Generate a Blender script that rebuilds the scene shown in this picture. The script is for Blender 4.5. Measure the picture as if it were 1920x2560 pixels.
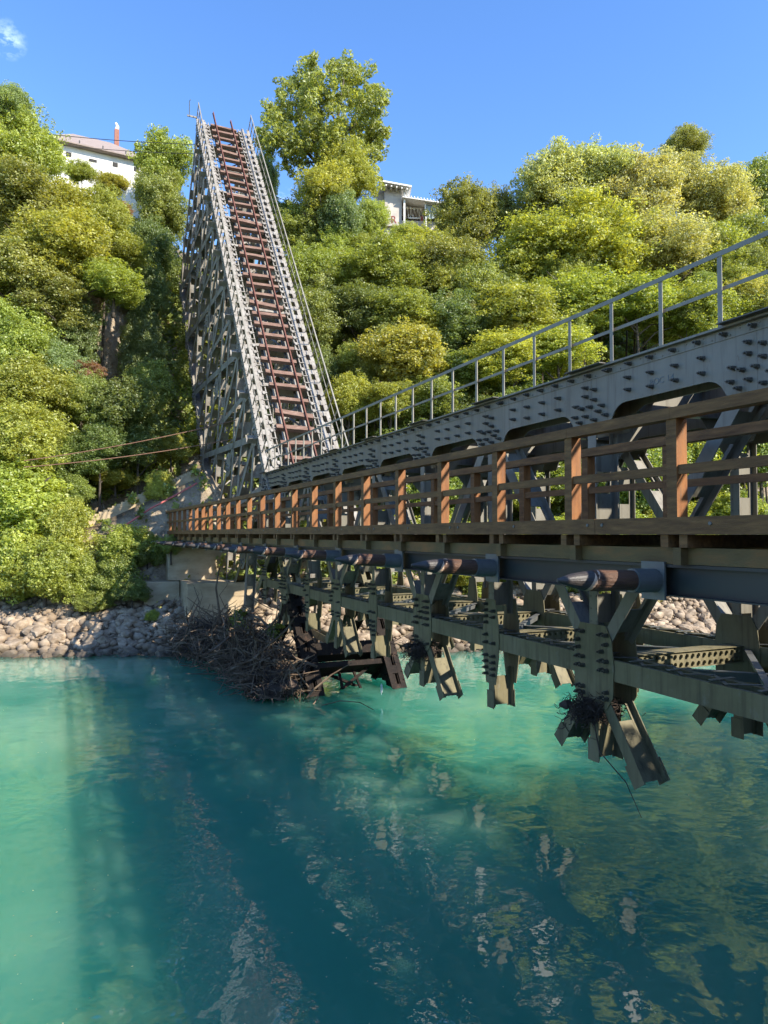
import bpy, math, random
import numpy as np
from mathutils import Vector, Matrix

SC = bpy.context.scene
R = math.radians
for o in list(bpy.data.objects):
    bpy.data.objects.remove(o)

# ------------------------------------------------------------------ camera
EYE = 5.6                       # metres above the water (water is z = 0)
F = 1775.0                      # focal length in pixels of the 1920 x 2560 photo
cam_d = bpy.data.cameras.new('camera')
cam_d.sensor_fit = 'VERTICAL'
cam_d.sensor_height = 36.0
cam_d.sensor_width = 27.0
cam_d.lens = 36.0 * F / 2560.0
cam_d.clip_end = 3000
cam_d.clip_start = 0.05
cam = bpy.data.objects.new('camera', cam_d)
SC.collection.objects.link(cam)
cam.location = (0, 0, EYE)
cam.rotation_euler = (R(90 + 1.77), 0, 0)
SC.camera = cam

# ------------------------------------------------------------------ sky, sun, exposure
SUN_DIR = Vector((1.516, -0.975, 1.27)).normalized()     # towards the sun
SUN_EL = math.asin(SUN_DIR.z)
SUN_AZ = math.atan2(SUN_DIR.x, SUN_DIR.y)
world = bpy.data.worlds.new('World')
SC.world = world
world.use_nodes = True
wn = world.node_tree
wn.nodes.clear()
w_out = wn.nodes.new('ShaderNodeOutputWorld')
w_bg = wn.nodes.new('ShaderNodeBackground')
w_sky = wn.nodes.new('ShaderNodeTexSky')
w_sky.sky_type = 'NISHITA'
w_sky.sun_disc = False
w_sky.sun_elevation = SUN_EL
w_sky.sun_rotation = SUN_AZ
w_sky.air_density = 1.0
w_sky.dust_density = 0.15
w_sky.ozone_density = 2.6
w_bg.inputs['Strength'].default_value = 0.15
# a wisp of cloud low over the left treeline and a scrap behind the leaning span
w_tc = wn.nodes.new('ShaderNodeTexCoord')
def wisp(direction, size, seed, prev):
    d = Vector(direction).normalized()
    sub = wn.nodes.new('ShaderNodeVectorMath'); sub.operation = 'DISTANCE'
    sub.inputs[1].default_value = d
    wn.links.new(w_tc.outputs['Generated'], sub.inputs[0])
    mr = wn.nodes.new('ShaderNodeMapRange')
    mr.inputs['From Min'].default_value = size; mr.inputs['From Max'].default_value = size * .15
    wn.links.new(sub.outputs['Value'], mr.inputs['Value'])
    nz = wn.nodes.new('ShaderNodeTexNoise'); nz.inputs['Scale'].default_value = 40; nz.inputs['Detail'].default_value = 6
    nz.inputs['Roughness'].default_value = .65
    mp = wn.nodes.new('ShaderNodeMapping'); mp.inputs['Location'].default_value = (seed, 0, 0); mp.inputs['Scale'].default_value = (1, 1, 1.6)
    wn.links.new(w_tc.outputs['Generated'], mp.inputs['Vector']); wn.links.new(mp.outputs['Vector'], nz.inputs['Vector'])
    m2 = wn.nodes.new('ShaderNodeMapRange'); m2.inputs['From Min'].default_value = .45; m2.inputs['From Max'].default_value = .75
    wn.links.new(nz.outputs['Fac'], m2.inputs['Value'])
    mu = wn.nodes.new('ShaderNodeMath'); mu.operation = 'MULTIPLY'
    wn.links.new(mr.outputs['Result'], mu.inputs[0]); wn.links.new(m2.outputs['Result'], mu.inputs[1])
    mx = wn.nodes.new('ShaderNodeMix'); mx.data_type = 'RGBA'
    mx.inputs['B'].default_value = (4.0, 4.9, 6.4, 1)
    wn.links.new(mu.outputs['Value'], mx.inputs['Factor']); wn.links.new(prev, mx.inputs['A'])
    return mx.outputs['Result']
def raydir(px, py):                      # photo pixel (1920 x 2560) -> world direction with y = 1
    vx = (px - 960.0) / F; vz = (1280.0 - py) / F
    c, s = math.cos(R(1.77)), math.sin(R(1.77))
    y = c - vz * s; z = s + vz * c
    return Vector((vx / y, 1.0, z / y))
w_hs = wn.nodes.new('ShaderNodeHueSaturation'); w_hs.inputs['Saturation'].default_value = 1.2; w_hs.inputs['Value'].default_value = .94; w_hs.inputs['Hue'].default_value = .508
wn.links.new(w_sky.outputs['Color'], w_hs.inputs['Color'])
sky_c = wisp(raydir(18, 98), .021, 3.1, w_hs.outputs['Color'])
sky_c = wisp(raydir(700, 520), .03, 9.7, sky_c)
wn.links.new(sky_c, w_bg.inputs['Color'])
wn.links.new(w_bg.outputs['Background'], w_out.inputs['Surface'])

sun_d = bpy.data.lights.new('sun', 'SUN')
sun_d.energy = 3.7
sun_d.angle = R(0.5)
sun_d.color = (1.0, 0.93, 0.80)
sun = bpy.data.objects.new('sun', sun_d)
SC.collection.objects.link(sun)
sun.rotation_euler = SUN_DIR.to_track_quat('Z', 'Y').to_euler()
sun.location = (30, -10, 40)

SC.view_settings.view_transform = 'Standard'
SC.view_settings.look = 'None'
SC.view_settings.exposure = 1.4
SC.view_settings.gamma = 1.0
SC.render.engine = 'CYCLES'
SC.cycles.max_bounces = 6
SC.cycles.diffuse_bounces = 3
SC.cycles.glossy_bounces = 3
SC.cycles.transmission_bounces = 3
SC.cycles.transparent_max_bounces = 4
SC.cycles.caustics_reflective = False
SC.cycles.caustics_refractive = False
SC.cycles.use_denoising = True

# ------------------------------------------------------------------ helpers
rng = random.Random(7)
nr = np.random.default_rng(11)

def at(px, py, Y):                       # the point seen at a photo pixel at distance Y ahead
    d = raydir(px, py)
    return Vector((d.x * Y, Y, EYE + d.z * Y))

def link(o, parent=None):
    SC.collection.objects.link(o)
    if parent is not None:
        o.parent = parent
    return o

def tag(o, label=None, cat=None, group=None, kind=None):
    if label: o['label'] = label
    if cat: o['category'] = cat
    if group: o['group'] = group
    if kind: o['kind'] = kind
    return o

def empty(name, loc=(0, 0, 0), rot=None, label=None, cat=None, group=None):
    o = bpy.data.objects.new(name, None)
    o.empty_display_size = .3
    o.location = loc
    if rot is not None: o.rotation_euler = rot
    link(o)
    return tag(o, label, cat, group)

class MB:
    """collects faces; with flip the coordinates are (along, away from the camera side, up)"""
    def __init__(s, flip=False, off=(0, 0, 0)):
        s.v = []; s.f = []; s.m = []; s.flip = flip; s.off = Vector(off); s.mi = 0
    def add(s, verts, faces):
        n = len(s.v)
        s.v += [tuple(p) for p in verts]
        for f in faces:
            s.f.append(tuple(n + i for i in f)); s.m.append(s.mi)
    def box(s, a, b):
        x0, x1 = sorted((a[0], b[0])); y0, y1 = sorted((a[1], b[1])); z0, z1 = sorted((a[2], b[2]))
        s.add([(x0,y0,z0),(x1,y0,z0),(x1,y1,z0),(x0,y1,z0),(x0,y0,z1),(x1,y0,z1),(x1,y1,z1),(x0,y1,z1)],
              [(0,3,2,1),(4,5,6,7),(0,1,5,4),(1,2,6,5),(2,3,7,6),(3,0,4,7)])
    def bar(s, p, q, w, h, side=(0, 1, 0)):
        """oriented box from p to q, w along `side`, h across"""
        p = Vector(p); q = Vector(q); d = q - p
        if d.length < 1e-6: return
        d.normalize()
        sd = Vector(side) - d * Vector(side).dot(d)
        if sd.length < 1e-4: sd = d.orthogonal()
        sd.normalize()
        up = d.cross(sd)
        a = sd * (w / 2); b = up * (h / 2)
        vs = [p-a-b, p+a-b, p+a+b, p-a+b, q-a-b, q+a-b, q+a+b, q-a+b]
        s.add(vs, [(0,3,2,1),(4,5,6,7),(0,1,5,4),(1,2,6,5),(2,3,7,6),(3,0,4,7)])
    def tube(s, pts, rad, n=6, cap=True, jit=0.0):
        pts = [Vector(p) for p in pts]; k0 = len(s.v)
        if not isinstance(rad, (list, tuple)): rad = [rad] * len(pts)
        ref = Vector((0, 0, 1)) if abs((pts[-1]-pts[0]).normalized().z) < .9 else Vector((1, 0, 0))
        for i, p in enumerate(pts):
            d = (pts[min(i+1, len(pts)-1)] - pts[max(i-1, 0)])
            if d.length < 1e-7: d = Vector((0, 0, 1))
            d.normalize()
            a = d.cross(ref)
            if a.length < 1e-4: a = d.orthogonal()
            a.normalize(); b = d.cross(a)
            for j in range(n):
                t = 2 * math.pi * j / n; r = rad[i] * (1 + (rng.uniform(-jit, jit) if jit else 0))
                s.v.append(tuple(p + a * (math.cos(t) * r) + b * (math.sin(t) * r)))
        for i in range(len(pts)-1):
            for j in range(n):
                s.f.append((k0+i*n+j, k0+(i+1)*n+j, k0+(i+1)*n+(j+1) % n, k0+i*n+(j+1) % n)); s.m.append(s.mi)
        if cap:
            s.f.append(tuple(k0+j for j in range(n))); s.m.append(s.mi)
            s.f.append(tuple(k0+(len(pts)-1)*n+j for j in reversed(range(n)))); s.m.append(s.mi)
    def prism(s, poly, y0, y1):
        """poly of (x, z) extruded from y0 to y1"""
        n = len(poly); k = len(s.v)
        for y in (y0, y1):
            for x, z in poly: s.v.append((x, y, z))
        s.f.append(tuple(k+i for i in range(n))); s.m.append(s.mi)
        s.f.append(tuple(k+n+i for i in reversed(range(n)))); s.m.append(s.mi)
        for i in range(n):
            j = (i+1) % n
            s.f.append((k+i, k+n+i, k+n+j, k+j)); s.m.append(s.mi)
    def profile(s, x0, x1, step, top, bot, y0, y1):
        """a plate between the curves top(x) and bot(x)"""
        n = max(1, int(round((x1-x0)/step))); k = len(s.v)
        for i in range(n+1):
            x = x0 + (x1-x0)*i/n
            for (y, z) in ((y0, top(x)), (y0, bot(x)), (y1, bot(x)), (y1, top(x))):
                s.v.append((x, y, z))
        for i in range(n):
            a = k+4*i; b = a+4
            for j in range(4):
                s.f.append((a+j, b+j, b+(j+1) % 4, a+(j+1) % 4)); s.m.append(s.mi)
        s.f.append((k, k+3, k+2, k+1)); s.m.append(s.mi)
        e = k+4*n
        s.f.append((e, e+1, e+2, e+3)); s.m.append(s.mi)
    def mesh(s, name, mats, fix=True, smooth=False):
        me = bpy.data.meshes.new(name)
        vs = [Vector(p) - s.off for p in s.v]
        if s.flip: vs = [(p[0], -p[1], p[2]) for p in vs]
        me.from_pydata([tuple(p) for p in vs], [], s.f)
        if not isinstance(mats, (list, tuple)): mats = [mats]
        for m in mats: me.materials.append(m)
        if len(mats) > 1: me.polygons.foreach_set('material_index', s.m)
        if fix:
            import bmesh
            bm = bmesh.new(); bm.from_mesh(me); bmesh.ops.recalc_face_normals(bm, faces=bm.faces); bm.to_mesh(me); bm.free()
        if smooth: me.polygons.foreach_set('use_smooth', [True]*len(me.polygons))
        me.update()
        return me
    def build(s, name, mats, parent=None, smooth=False, fix=True):
        return link(bpy.data.objects.new(name, s.mesh(name, mats, fix, smooth)), parent)

# ------------------------------------------------------------------ materials
def new_mat(name):
    m = bpy.data.materials.new(name); m.use_nodes = True
    nt = m.node_tree; nt.nodes.clear()
    out = nt.nodes.new('ShaderNodeOutputMaterial')
    return m, nt, out
def N(nt, typ, **kw):
    n = nt.nodes.new(typ)
    for k, v in kw.items():
        if k in n.inputs.keys(): n.inputs[k].default_value = v
        else: setattr(n, k, v)
    return n
def ramp(nt, fac, stops):
    r = nt.nodes.new('ShaderNodeValToRGB')
    els = r.color_ramp.elements
    while len(els) < len(stops): els.new(.5)
    for e, (p, c) in zip(els, stops):
        e.position = p; e.color = (*c, 1)
    nt.links.new(fac, r.inputs['Fac'])
    return r.outputs['Color']
def mixc(nt, a, b, fac, mode='MIX'):
    m = nt.nodes.new('ShaderNodeMix'); m.data_type = 'RGBA'; m.blend_type = mode
    for sock, v in (('A', a), ('B', b)):
        if isinstance(v, tuple): m.inputs[sock].default_value = (*v, 1)
        else: nt.links.new(v, m.inputs[sock])
    if isinstance(fac, (int, float)): m.inputs['Factor'].default_value = fac
    else: nt.links.new(fac, m.inputs['Factor'])
    return m.outputs['Result']
def coords(nt, scale=(1, 1, 1), kind='Object'):
    tc = nt.nodes.new('ShaderNodeTexCoord'); mp = nt.nodes.new('ShaderNodeMapping')
    mp.inputs['Scale'].default_value = scale
    nt.links.new(tc.outputs[kind], mp.inputs['Vector'])
    return mp.outputs['Vector']
def noise(nt, vec, scale, detail=4, rough=.55):
    n = N(nt, 'ShaderNodeTexNoise', Scale=scale, Detail=detail, Roughness=rough)
    if vec is not None: nt.links.new(vec, n.inputs['Vector'])
    return n.outputs['Fac']

def surf(name, stops, scale=3, stretch=(1, 1, 1), rough=.6, metallic=0, bump=.0, bscale=20, fine=None, spec=.5, streak=None, wet=False):
    m, nt, out = new_mat(name)
    v = coords(nt, stretch)
    c = ramp(nt, noise(nt, v, scale, 6, .62), stops)
    if fine:
        c = mixc(nt, c, fine[0], ramp(nt, noise(nt, v, fine[1], 5, .7), [(fine[2], (0, 0, 0)), (fine[3], (1, 1, 1))]))
    if streak:                                   # runs of rust and grime down the face
        v2 = coords(nt, (9, 9, .55))
        c = mixc(nt, c, streak[0], ramp(nt, noise(nt, v2, 1.0, 4, .6), [(streak[1], (0, 0, 0)), (streak[2], (.75,)*3)]))
    if wet:                                      # dark wet band where the river laps
        geo = nt.nodes.new('ShaderNodeNewGeometry'); sp = nt.nodes.new('ShaderNodeSeparateXYZ'); nt.links.new(geo.outputs['Position'], sp.inputs[0])
        mw = N(nt, 'ShaderNodeMapRange'); mw.inputs['From Min'].default_value = .12; mw.inputs['From Max'].default_value = .42
        mw.inputs['To Min'].default_value = .75; mw.inputs['To Max'].default_value = 0.0
        nt.links.new(sp.outputs['Z'], mw.inputs['Value'])
        c = mixc(nt, c, (.05, .04, .028), mw.outputs['Result'])
        # lichen and soil tone differ from stone to stone
    p = N(nt, 'ShaderNodeBsdfPrincipled', Roughness=rough, Metallic=metallic)
    p.inputs['Specular IOR Level'].default_value = spec
    nt.links.new(c, p.inputs['Base Color'])
    if bump:
        b = N(nt, 'ShaderNodeBump', Strength=bump, Distance=.02)
        nt.links.new(noise(nt, v, bscale, 5, .65), b.inputs['Height'])
        nt.links.new(b.outputs['Normal'], p.inputs['Normal'])
    nt.links.new(p.outputs['BSDF'], out.inputs['Surface'])
    return m

M = {}
M['paint'] = surf('blue_grey_bridge_paint', [(.25, (.14, .125, .095)), (.55, (.205, .188, .15)), (.8, (.27, .245, .20))], 1.3, (1, 1, .5), .5,
                  fine=((.10, .065, .035), 7, .60, .78), bump=.15, bscale=9, streak=((.085, .065, .045), .52, .75))
M['pale'] = surf('weathered_pale_grey_paint', [(.25, (.15, .125, .095)), (.5, (.26, .235, .20)), (.8, (.37, .345, .305))], 1.6, (1, 1, 1), .6,
                 fine=((.12, .075, .045), 5, .56, .78), bump=.2, bscale=8, streak=((.12, .085, .055), .50, .75))
M['mossy'] = surf('olive_stained_paint', [(.25, (.095, .078, .038)), (.5, (.17, .145, .075)), (.8, (.25, .215, .135))], 1.2, (1, 1, .6), .7,
                  fine=((.22, .20, .16), 4, .60, .8), bump=.2, bscale=12, streak=((.045, .038, .02), .50, .72))
M['deep'] = surf('dark_blue_steel', [(.3, (.010, .011, .012)), (.7, (.018, .019, .020))], 1, rough=.45)
M['galv'] = surf('galvanised_steel', [(.3, (.095, .095, .09)), (.7, (.155, .155, .145))], 3, rough=.5, metallic=.2)
M['rail_paint'] = surf('railing_paint', [(.3, (.19, .17, .13)), (.7, (.28, .255, .205))], 4, rough=.5, fine=((.2, .16, .1), 9, .62, .8))
M['rust'] = surf('red_brown_rail_rust', [(.3, (.095, .032, .018)), (.7, (.165, .058, .034))], 5, rough=.65, bump=.2)
M['darkrust'] = surf('wet_black_rusted_iron', [(.3, (.008, .006, .005)), (.6, (.022, .015, .011)), (.85, (.10, .055, .035))], 2.2, rough=.7, bump=1, bscale=14,
                     fine=((.12, .07, .045), 6, .60, .8), spec=.15)
M['bolt'] = surf('bolt_steel', [(.3, (.06, .055, .045)), (.7, (.13, .12, .10))], 20, rough=.45, metallic=.3)
M['bolt_pale'] = surf('pale_bolt_steel', [(.3, (.22, .2, .18)), (.7, (.36, .34, .31))], 20, rough=.6)
M['wood_out'] = surf('weathered_shaded_timber', [(.25, (.08, .032, .008)), (.5, (.165, .074, .022)), (.75, (.27, .13, .042))], 2.2, (1.2, 8, 8), .75,
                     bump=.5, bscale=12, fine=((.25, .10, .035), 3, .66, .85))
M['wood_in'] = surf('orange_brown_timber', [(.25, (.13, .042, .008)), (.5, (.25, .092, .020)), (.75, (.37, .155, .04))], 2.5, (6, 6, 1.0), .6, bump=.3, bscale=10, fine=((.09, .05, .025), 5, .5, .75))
M['wood_olive'] = surf('olive_stained_timber', [(.25, (.07, .042, .012)), (.5, (.14, .085, .028)), (.75, (.28, .115, .032))], 1.2, (1, 3, 3), .7, bump=.4)
M['log'] = surf('dark_split_log', [(.3, (.035, .014, .007)), (.55, (.10, .044, .020)), (.8, (.19, .09, .042))], 2.2, (8, 1, 8), .6, bump=.9, bscale=7)
M['log_pale'] = surf('fresh_cut_wood', [(.3, (.42, .26, .16)), (.7, (.58, .40, .27))], 6, rough=.7)
M['log_tip'] = surf('blackened_log_tip', [(.3, (.022, .017, .014)), (.7, (.065, .052, .043))], 5, rough=.5, bump=.4)
M['sleeper_red'] = surf('red_brown_sleeper_wood', [(.25, (.095, .050, .033)), (.5, (.17, .095, .065)), (.8, (.32, .22, .165))], 2.5, (6, 1, 6), .8, bump=.7, bscale=6)
M['sleeper_grey'] = surf('grey_brown_sleeper_wood', [(.25, (.07, .05, .035)), (.5, (.14, .11, .08)), (.8, (.28, .24, .19))], 2.5, (6, 1, 6), .85, bump=.8, bscale=6)
M['concrete'] = surf('board_marked_concrete', [(.25, (.29, .21, .12)), (.5, (.43, .33, .205)), (.8, (.54, .44, .30))], .9, (1, 1, 2.4), .85, bump=.4, bscale=7,
                     fine=((.15, .125, .09), 2.2, .6, .8))
M['stone'] = surf('pale_river_stone', [(.2, (.11, .072, .042)), (.45, (.24, .175, .115)), (.75, (.48, .385, .28))], 1.1, rough=.9, bump=.7, bscale=6, wet=True)
M['stick'] = surf('driftwood_grey_brown', [(.2, (.045, .027, .015)), (.5, (.13, .085, .052)), (.8, (.32, .24, .165))], 1.4, rough=.85)
M['twigdark'] = surf('dark_dead_twigs', [(.3, (.025, .016, .012)), (.7, (.08, .055, .042))], 6, rough=.9)
M['bark'] = surf('grey_brown_bark', [(.3, (.04, .03, .022)), (.7, (.12, .095, .07))], 6, (3, 3, 1), .9, bump=.8)
M['blue'] = surf('blue_plastic', [(.3, (.01, .11, .42)), (.7, (.03, .22, .62))], 6, rough=.35, bump=.6)
M['white_plastic'] = surf('white_plastic', [(.3, (.5, .5, .52)), (.7, (.8, .8, .82))], 6, rough=.4)
M['white_wall'] = surf('whitewashed_wall', [(.3, (.66, .64, .60)), (.7, (.80, .78, .74))], .8, rough=.9)
M['white_trim'] = surf('white_painted_wood', [(.3, (.70, .68, .63)), (.7, (.82, .80, .76))], 2, rough=.7)
M['grey_wall'] = surf('pinkish_grey_render', [(.3, (.44, .39, .345)), (.7, (.60, .55, .49))], 1.1, rough=.9, fine=((.38, .33, .28), 5, .55, .8))
M['tile'] = surf('grey_brown_roof_tiles', [(.3, (.20, .155, .135)), (.7, (.34, .27, .235))], 3, (1, 4, 4), .85, bump=.6)
M['brick'] = surf('red_brick', [(.3, (.22, .085, .06)), (.7, (.30, .14, .10))], 6, rough=.85)
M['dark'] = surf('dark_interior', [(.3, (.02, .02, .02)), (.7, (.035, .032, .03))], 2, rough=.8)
M['glass'] = surf('blue_grey_window_glass', [(.3, (.10, .15, .21)), (.7, (.20, .27, .34))], 1, rough=.12)
M['red_paint'] = surf('red_paint', [(.3, (.42, .09, .08)), (.7, (.55, .16, .14))], 5, rough=.7)
M['awning'] = surf('grey_green_tarpaulin', [(.3, (.24, .29, .29)), (.7, (.34, .40, .40))], 2, rough=.6)
M['cable'] = surf('orange_rusty_cable', [(.3, (.16, .075, .042)), (.7, (.23, .12, .07))], 8, rough=.7)
M['wire'] = surf('black_wire', [(.3, (.015, .015, .015)), (.7, (.03, .03, .03))], 8, rough=.6)
M['leafdry'] = None

def leaf_mat(name, trans=.55, gloss=.05):
    """one leaf material; each plant brings its own colour as its object colour"""
    m, nt, out = new_mat(name)
    oi = nt.nodes.new('ShaderNodeObjectInfo')
    at_ = nt.nodes.new('ShaderNodeAttribute'); at_.attribute_name = 'tint'
    hs = nt.nodes.new('ShaderNodeHueSaturation')
    nt.links.new(oi.outputs['Color'], hs.inputs['Color'])
    mr = N(nt, 'ShaderNodeMapRange'); mr.inputs['To Min'].default_value = .505; mr.inputs['To Max'].default_value = .475
    nt.links.new(at_.outputs['Fac'], mr.inputs['Value']); nt.links.new(mr.outputs['Result'], hs.inputs['Hue'])
    mv = N(nt, 'ShaderNodeMapRange'); mv.inputs['To Min'].default_value = .42; mv.inputs['To Max'].default_value = 1.6
    nt.links.new(at_.outputs['Fac'], mv.inputs['Value']); nt.links.new(mv.outputs['Result'], hs.inputs['Value'])
    d = nt.nodes.new('ShaderNodeBsdfDiffuse'); t = nt.nodes.new('ShaderNodeBsdfTranslucent')
    g = N(nt, 'ShaderNodeBsdfGlossy', Roughness=.5)
    g.inputs['Color'].default_value = (.9, .92, .85, 1)
    nt.links.new(hs.outputs['Color'], d.inputs['Color'])
    yl = mixc(nt, hs.outputs['Color'], (1.25, 1.15, .45), 1.0, 'MULTIPLY')
    nt.links.new(yl, t.inputs['Color'])
    a = N(nt, 'ShaderNodeMixShader', Fac=trans); b = N(nt, 'ShaderNodeMixShader', Fac=gloss)
    nt.links.new(d.outputs[0], a.inputs[1]); nt.links.new(t.outputs[0], a.inputs[2])
    nt.links.new(a.outputs[0], b.inputs[1]); nt.links.new(g.outputs[0], b.inputs[2])
    nt.links.new(b.outputs[0], out.inputs['Surface'])
    return m
M['leaf'] = leaf_mat('leaves')

# ------------------------------------------------------------------ the setting: ground and water
SHX = [-80, -40, -18, -8, 3, 12, 21, 60, 90]
SHY = [27, 30, 33, 33.4, 34.3, 36.3, 39.4, 56, 70]
LD = [-60, -4, 0, 5, 8, 10, 12.5, 15, 18, 23, 40, 90]
LZ = [-3, -2.2, 0, 2.7, 5.6, 9.5, 15.5, 21, 27, 31, 36, 44]
RD = [-60, -4, 0, 5, 8, 12, 16, 20, 24, 30, 90]
RZ = [-3, -2.2, 0, 2.7, 5.2, 9.5, 15, 20.5, 25.5, 29, 33]
STEP_A, STEP_B = at(225, 1296, 39.2), at(500, 1172, 41.6)
def wob(x, y, s, seed):
    return (np.sin(x*s + seed) * np.cos(y*s*1.13 + seed*2.1) + .5*np.sin(x*s*2.3 + y*s*1.7 + seed*3.3) + .3*np.sin(x*s*4.9 - y*s*4.1 + seed))
def ground(x, y):
    x = np.asarray(x, float); y = np.asarray(y, float)
    d = y - np.interp(x, SHX, SHY)
    zl = np.interp(d, LD, LZ); zr = np.interp(d, RD, RZ)
    k = np.clip((x + 22.5) / 5.5, 0, 1); k = k*k*(3-2*k)
    gul = 2.4*np.exp(-((x+14)/5.0)**2)
    zr = np.interp(d - gul*np.clip(d/8-.6, 0, 1), RD, RZ)
    z = zl*(1-k) + zr*k
    amp = np.clip(d-1.5, 0, 7) / 7.0
    z = z + amp * (.55*wob(x, y, .35, 1.0) + .28*wob(x, y, 1.1, 4.0))
    # the shelf that carries the concrete steps
    ux, uy = STEP_B.x-STEP_A.x, STEP_B.y-STEP_A.y; L2 = ux*ux+uy*uy
    q = np.clip(((x-STEP_A.x)*ux+(y-STEP_A.y)*uy)/L2, -.05, 1.03)
    dl = np.hypot(x-STEP_A.x-q*ux, y-STEP_A.y-q*uy)
    z = np.maximum(z, STEP_A.z+(STEP_B.z-STEP_A.z)*q-.50-np.maximum(0, dl-.7)*2.3 + .12*wob(x, y, 2.1, 3.0)*(dl > 1.2))
    # the bank the camera stands on, its edge curving forward far to the right
    near_edge = np.interp(x, [-90, -6, 2, 9, 16, 30, 90], [-6, -1.5, .2, 1.5, 9, 15, 24])
    dn = near_edge - y
    zn = np.interp(dn, [-4, 0, 1.2, 3, 8, 60], [-2.5, 0, 1.6, 2.7, 5.5, 12])
    return np.where(dn > -4, np.maximum(z, zn), z)
def gz(x, y): return float(ground(x, y))

def ground_mat():
    m, nt, out = new_mat('earth_and_rock')
    v = coords(nt)
    base = ramp(nt, noise(nt, v, .6, 7, .6), [(.3, (.065, .045, .025)), (.5, (.17, .125, .075)), (.72, (.29, .235, .165))])
    rock = ramp(nt, noise(nt, v, 1.8, 8, .7), [(.3, (.17, .12, .075)), (.5, (.35, .275, .19)), (.75, (.52, .44, .33))])
    geo = nt.nodes.new('ShaderNodeNewGeometry')
    sp = nt.nodes.new('ShaderNodeSeparateXYZ'); nt.links.new(geo.outputs['Normal'], sp.inputs[0])
    steep = N(nt, 'ShaderNodeMapRange'); steep.inputs['From Min'].default_value = .75; steep.inputs['From Max'].default_value = .5
    nt.links.new(sp.outputs['Z'], steep.inputs['Value'])
    c = mixc(nt, base, rock, steep.outputs['Result'])
    p = N(nt, 'ShaderNodeBsdfPrincipled', Roughness=.95)
    nt.links.new(c, p.inputs['Base Color'])
    b = N(nt, 'ShaderNodeBump', Strength=1.0, Distance=.35)
    nt.links.new(noise(nt, v, 1.6, 8, .7), b.inputs['Height']); nt.links.new(b.outputs['Normal'], p.inputs['Normal'])
    nt.links.new(p.outputs['BSDF'], out.inputs['Surface'])
    return m

def make_ground():
    xs = np.unique(np.concatenate([np.arange(-700, -80, 60.), np.arange(-80, -26, 3.), np.arange(-26, 28, .5), np.arange(28, 90, 3.), np.arange(90, 760, 60.)]))
    ys = np.unique(np.concatenate([np.arange(-600, -40, 60.), np.arange(-40, 26, 1.5), np.arange(26, 64, .5), np.arange(64, 130, 4.), np.arange(130, 900, 60.)]))
    X, Y = np.meshgrid(xs, ys)
    Z = ground(X, Y)
    nx, ny = len(xs), len(ys)
    me = bpy.data.meshes.new('ground')
    co = np.stack([X, Y, Z], -1).reshape(-1, 3)
    idx = np.arange(nx*ny).reshape(ny, nx)
    q = np.stack([idx[:-1, :-1], idx[:-1, 1:], idx[1:, 1:], idx[1:, :-1]], -1).reshape(-1, 4)
    me.vertices.add(len(co)); me.vertices.foreach_set('co', co.ravel())
    me.loops.add(q.size); me.loops.foreach_set('vertex_index', q.ravel().astype(np.int32))
    me.polygons.add(len(q)); me.polygons.foreach_set('loop_start', np.arange(0, q.size, 4, dtype=np.int32))
    me.polygons.foreach_set('loop_total', np.full(len(q), 4, dtype=np.int32))
    me.polygons.foreach_set('use_smooth', [True]*len(q))
    me.materials.append(ground_mat()); me.update(); me.validate()
    return tag(link(bpy.data.objects.new('ground', me)), kind='structure')
make_ground()

def water_mat():
    m, nt, out = new_mat('turquoise_river_water')
    v = coords(nt, (1, 1, 1))
    c = ramp(nt, noise(nt, v, .12, 3, .5), [(.3, (.026, .165, .108)), (.5, (.040, .185, .122)), (.72, (.115, .275, .180))])
    d = N(nt, 'ShaderNodeBsdfPrincipled', Roughness=1.0)
    d.inputs['Specular IOR Level'].default_value = 0
    d.inputs['Subsurface Weight'].default_value = 1.0
    d.inputs['Subsurface Radius'].default_value = (.5, 1.0, 1.0)
    d.inputs['Subsurface Scale'].default_value = 14.0
    nt.links.new(c, d.inputs['Base Color'])
    g = N(nt, 'ShaderNodeBsdfGlossy', Roughness=.015)
    g.inputs['Color'].default_value = (1, 1, 1, 1)
    vs = coords(nt, (1, 1.0, 1))
    n1 = noise(nt, vs, .75, 2, .45); n2 = noise(nt, vs, 2.6, 2, .5); n3 = noise(nt, vs, 9.0, 2, .5)
    calm = ramp(nt, noise(nt, v, .22, 3, .5), [(.38, (.25,)*3), (.62, (1.0,)*3)])
    s1 = N(nt, 'ShaderNodeMath', operation='MULTIPLY'); s1.inputs[1].default_value = .028; nt.links.new(n1, s1.inputs[0])
    s2 = N(nt, 'ShaderNodeMath', operation='MULTIPLY_ADD'); s2.inputs[1].default_value = .008; nt.links.new(n2, s2.inputs[0]); nt.links.new(s1.outputs[0], s2.inputs[2])
    s3a = N(nt, 'ShaderNodeMath', operation='MULTIPLY'); nt.links.new(n3, s3a.inputs[0]); nt.links.new(calm, s3a.inputs[1])
    s3 = N(nt, 'ShaderNodeMath', operation='MULTIPLY_ADD'); s3.inputs[1].default_value = .0017; nt.links.new(s3a.outputs[0], s3.inputs[0]); nt.links.new(s2.outputs[0], s3.inputs[2])
    b = N(nt, 'ShaderNodeBump', Strength=1.0, Distance=1.0)
    nt.links.new(s3.outputs[0], b.inputs['Height'])
    nt.links.new(b.outputs['Normal'], g.inputs['Normal'])
    fr = N(nt, 'ShaderNodeFresnel', IOR=1.85)
    nt.links.new(b.outputs['Normal'], fr.inputs['Normal'])
    mx = nt.nodes.new('ShaderNodeMixShader')
    nt.links.new(fr.outputs[0], mx.inputs[0]); nt.links.new(d.outputs[0], mx.inputs[1]); nt.links.new(g.outputs[0], mx.inputs[2])
    nt.links.new(mx.outputs[0], out.inputs['Surface'])
    return m
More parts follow.
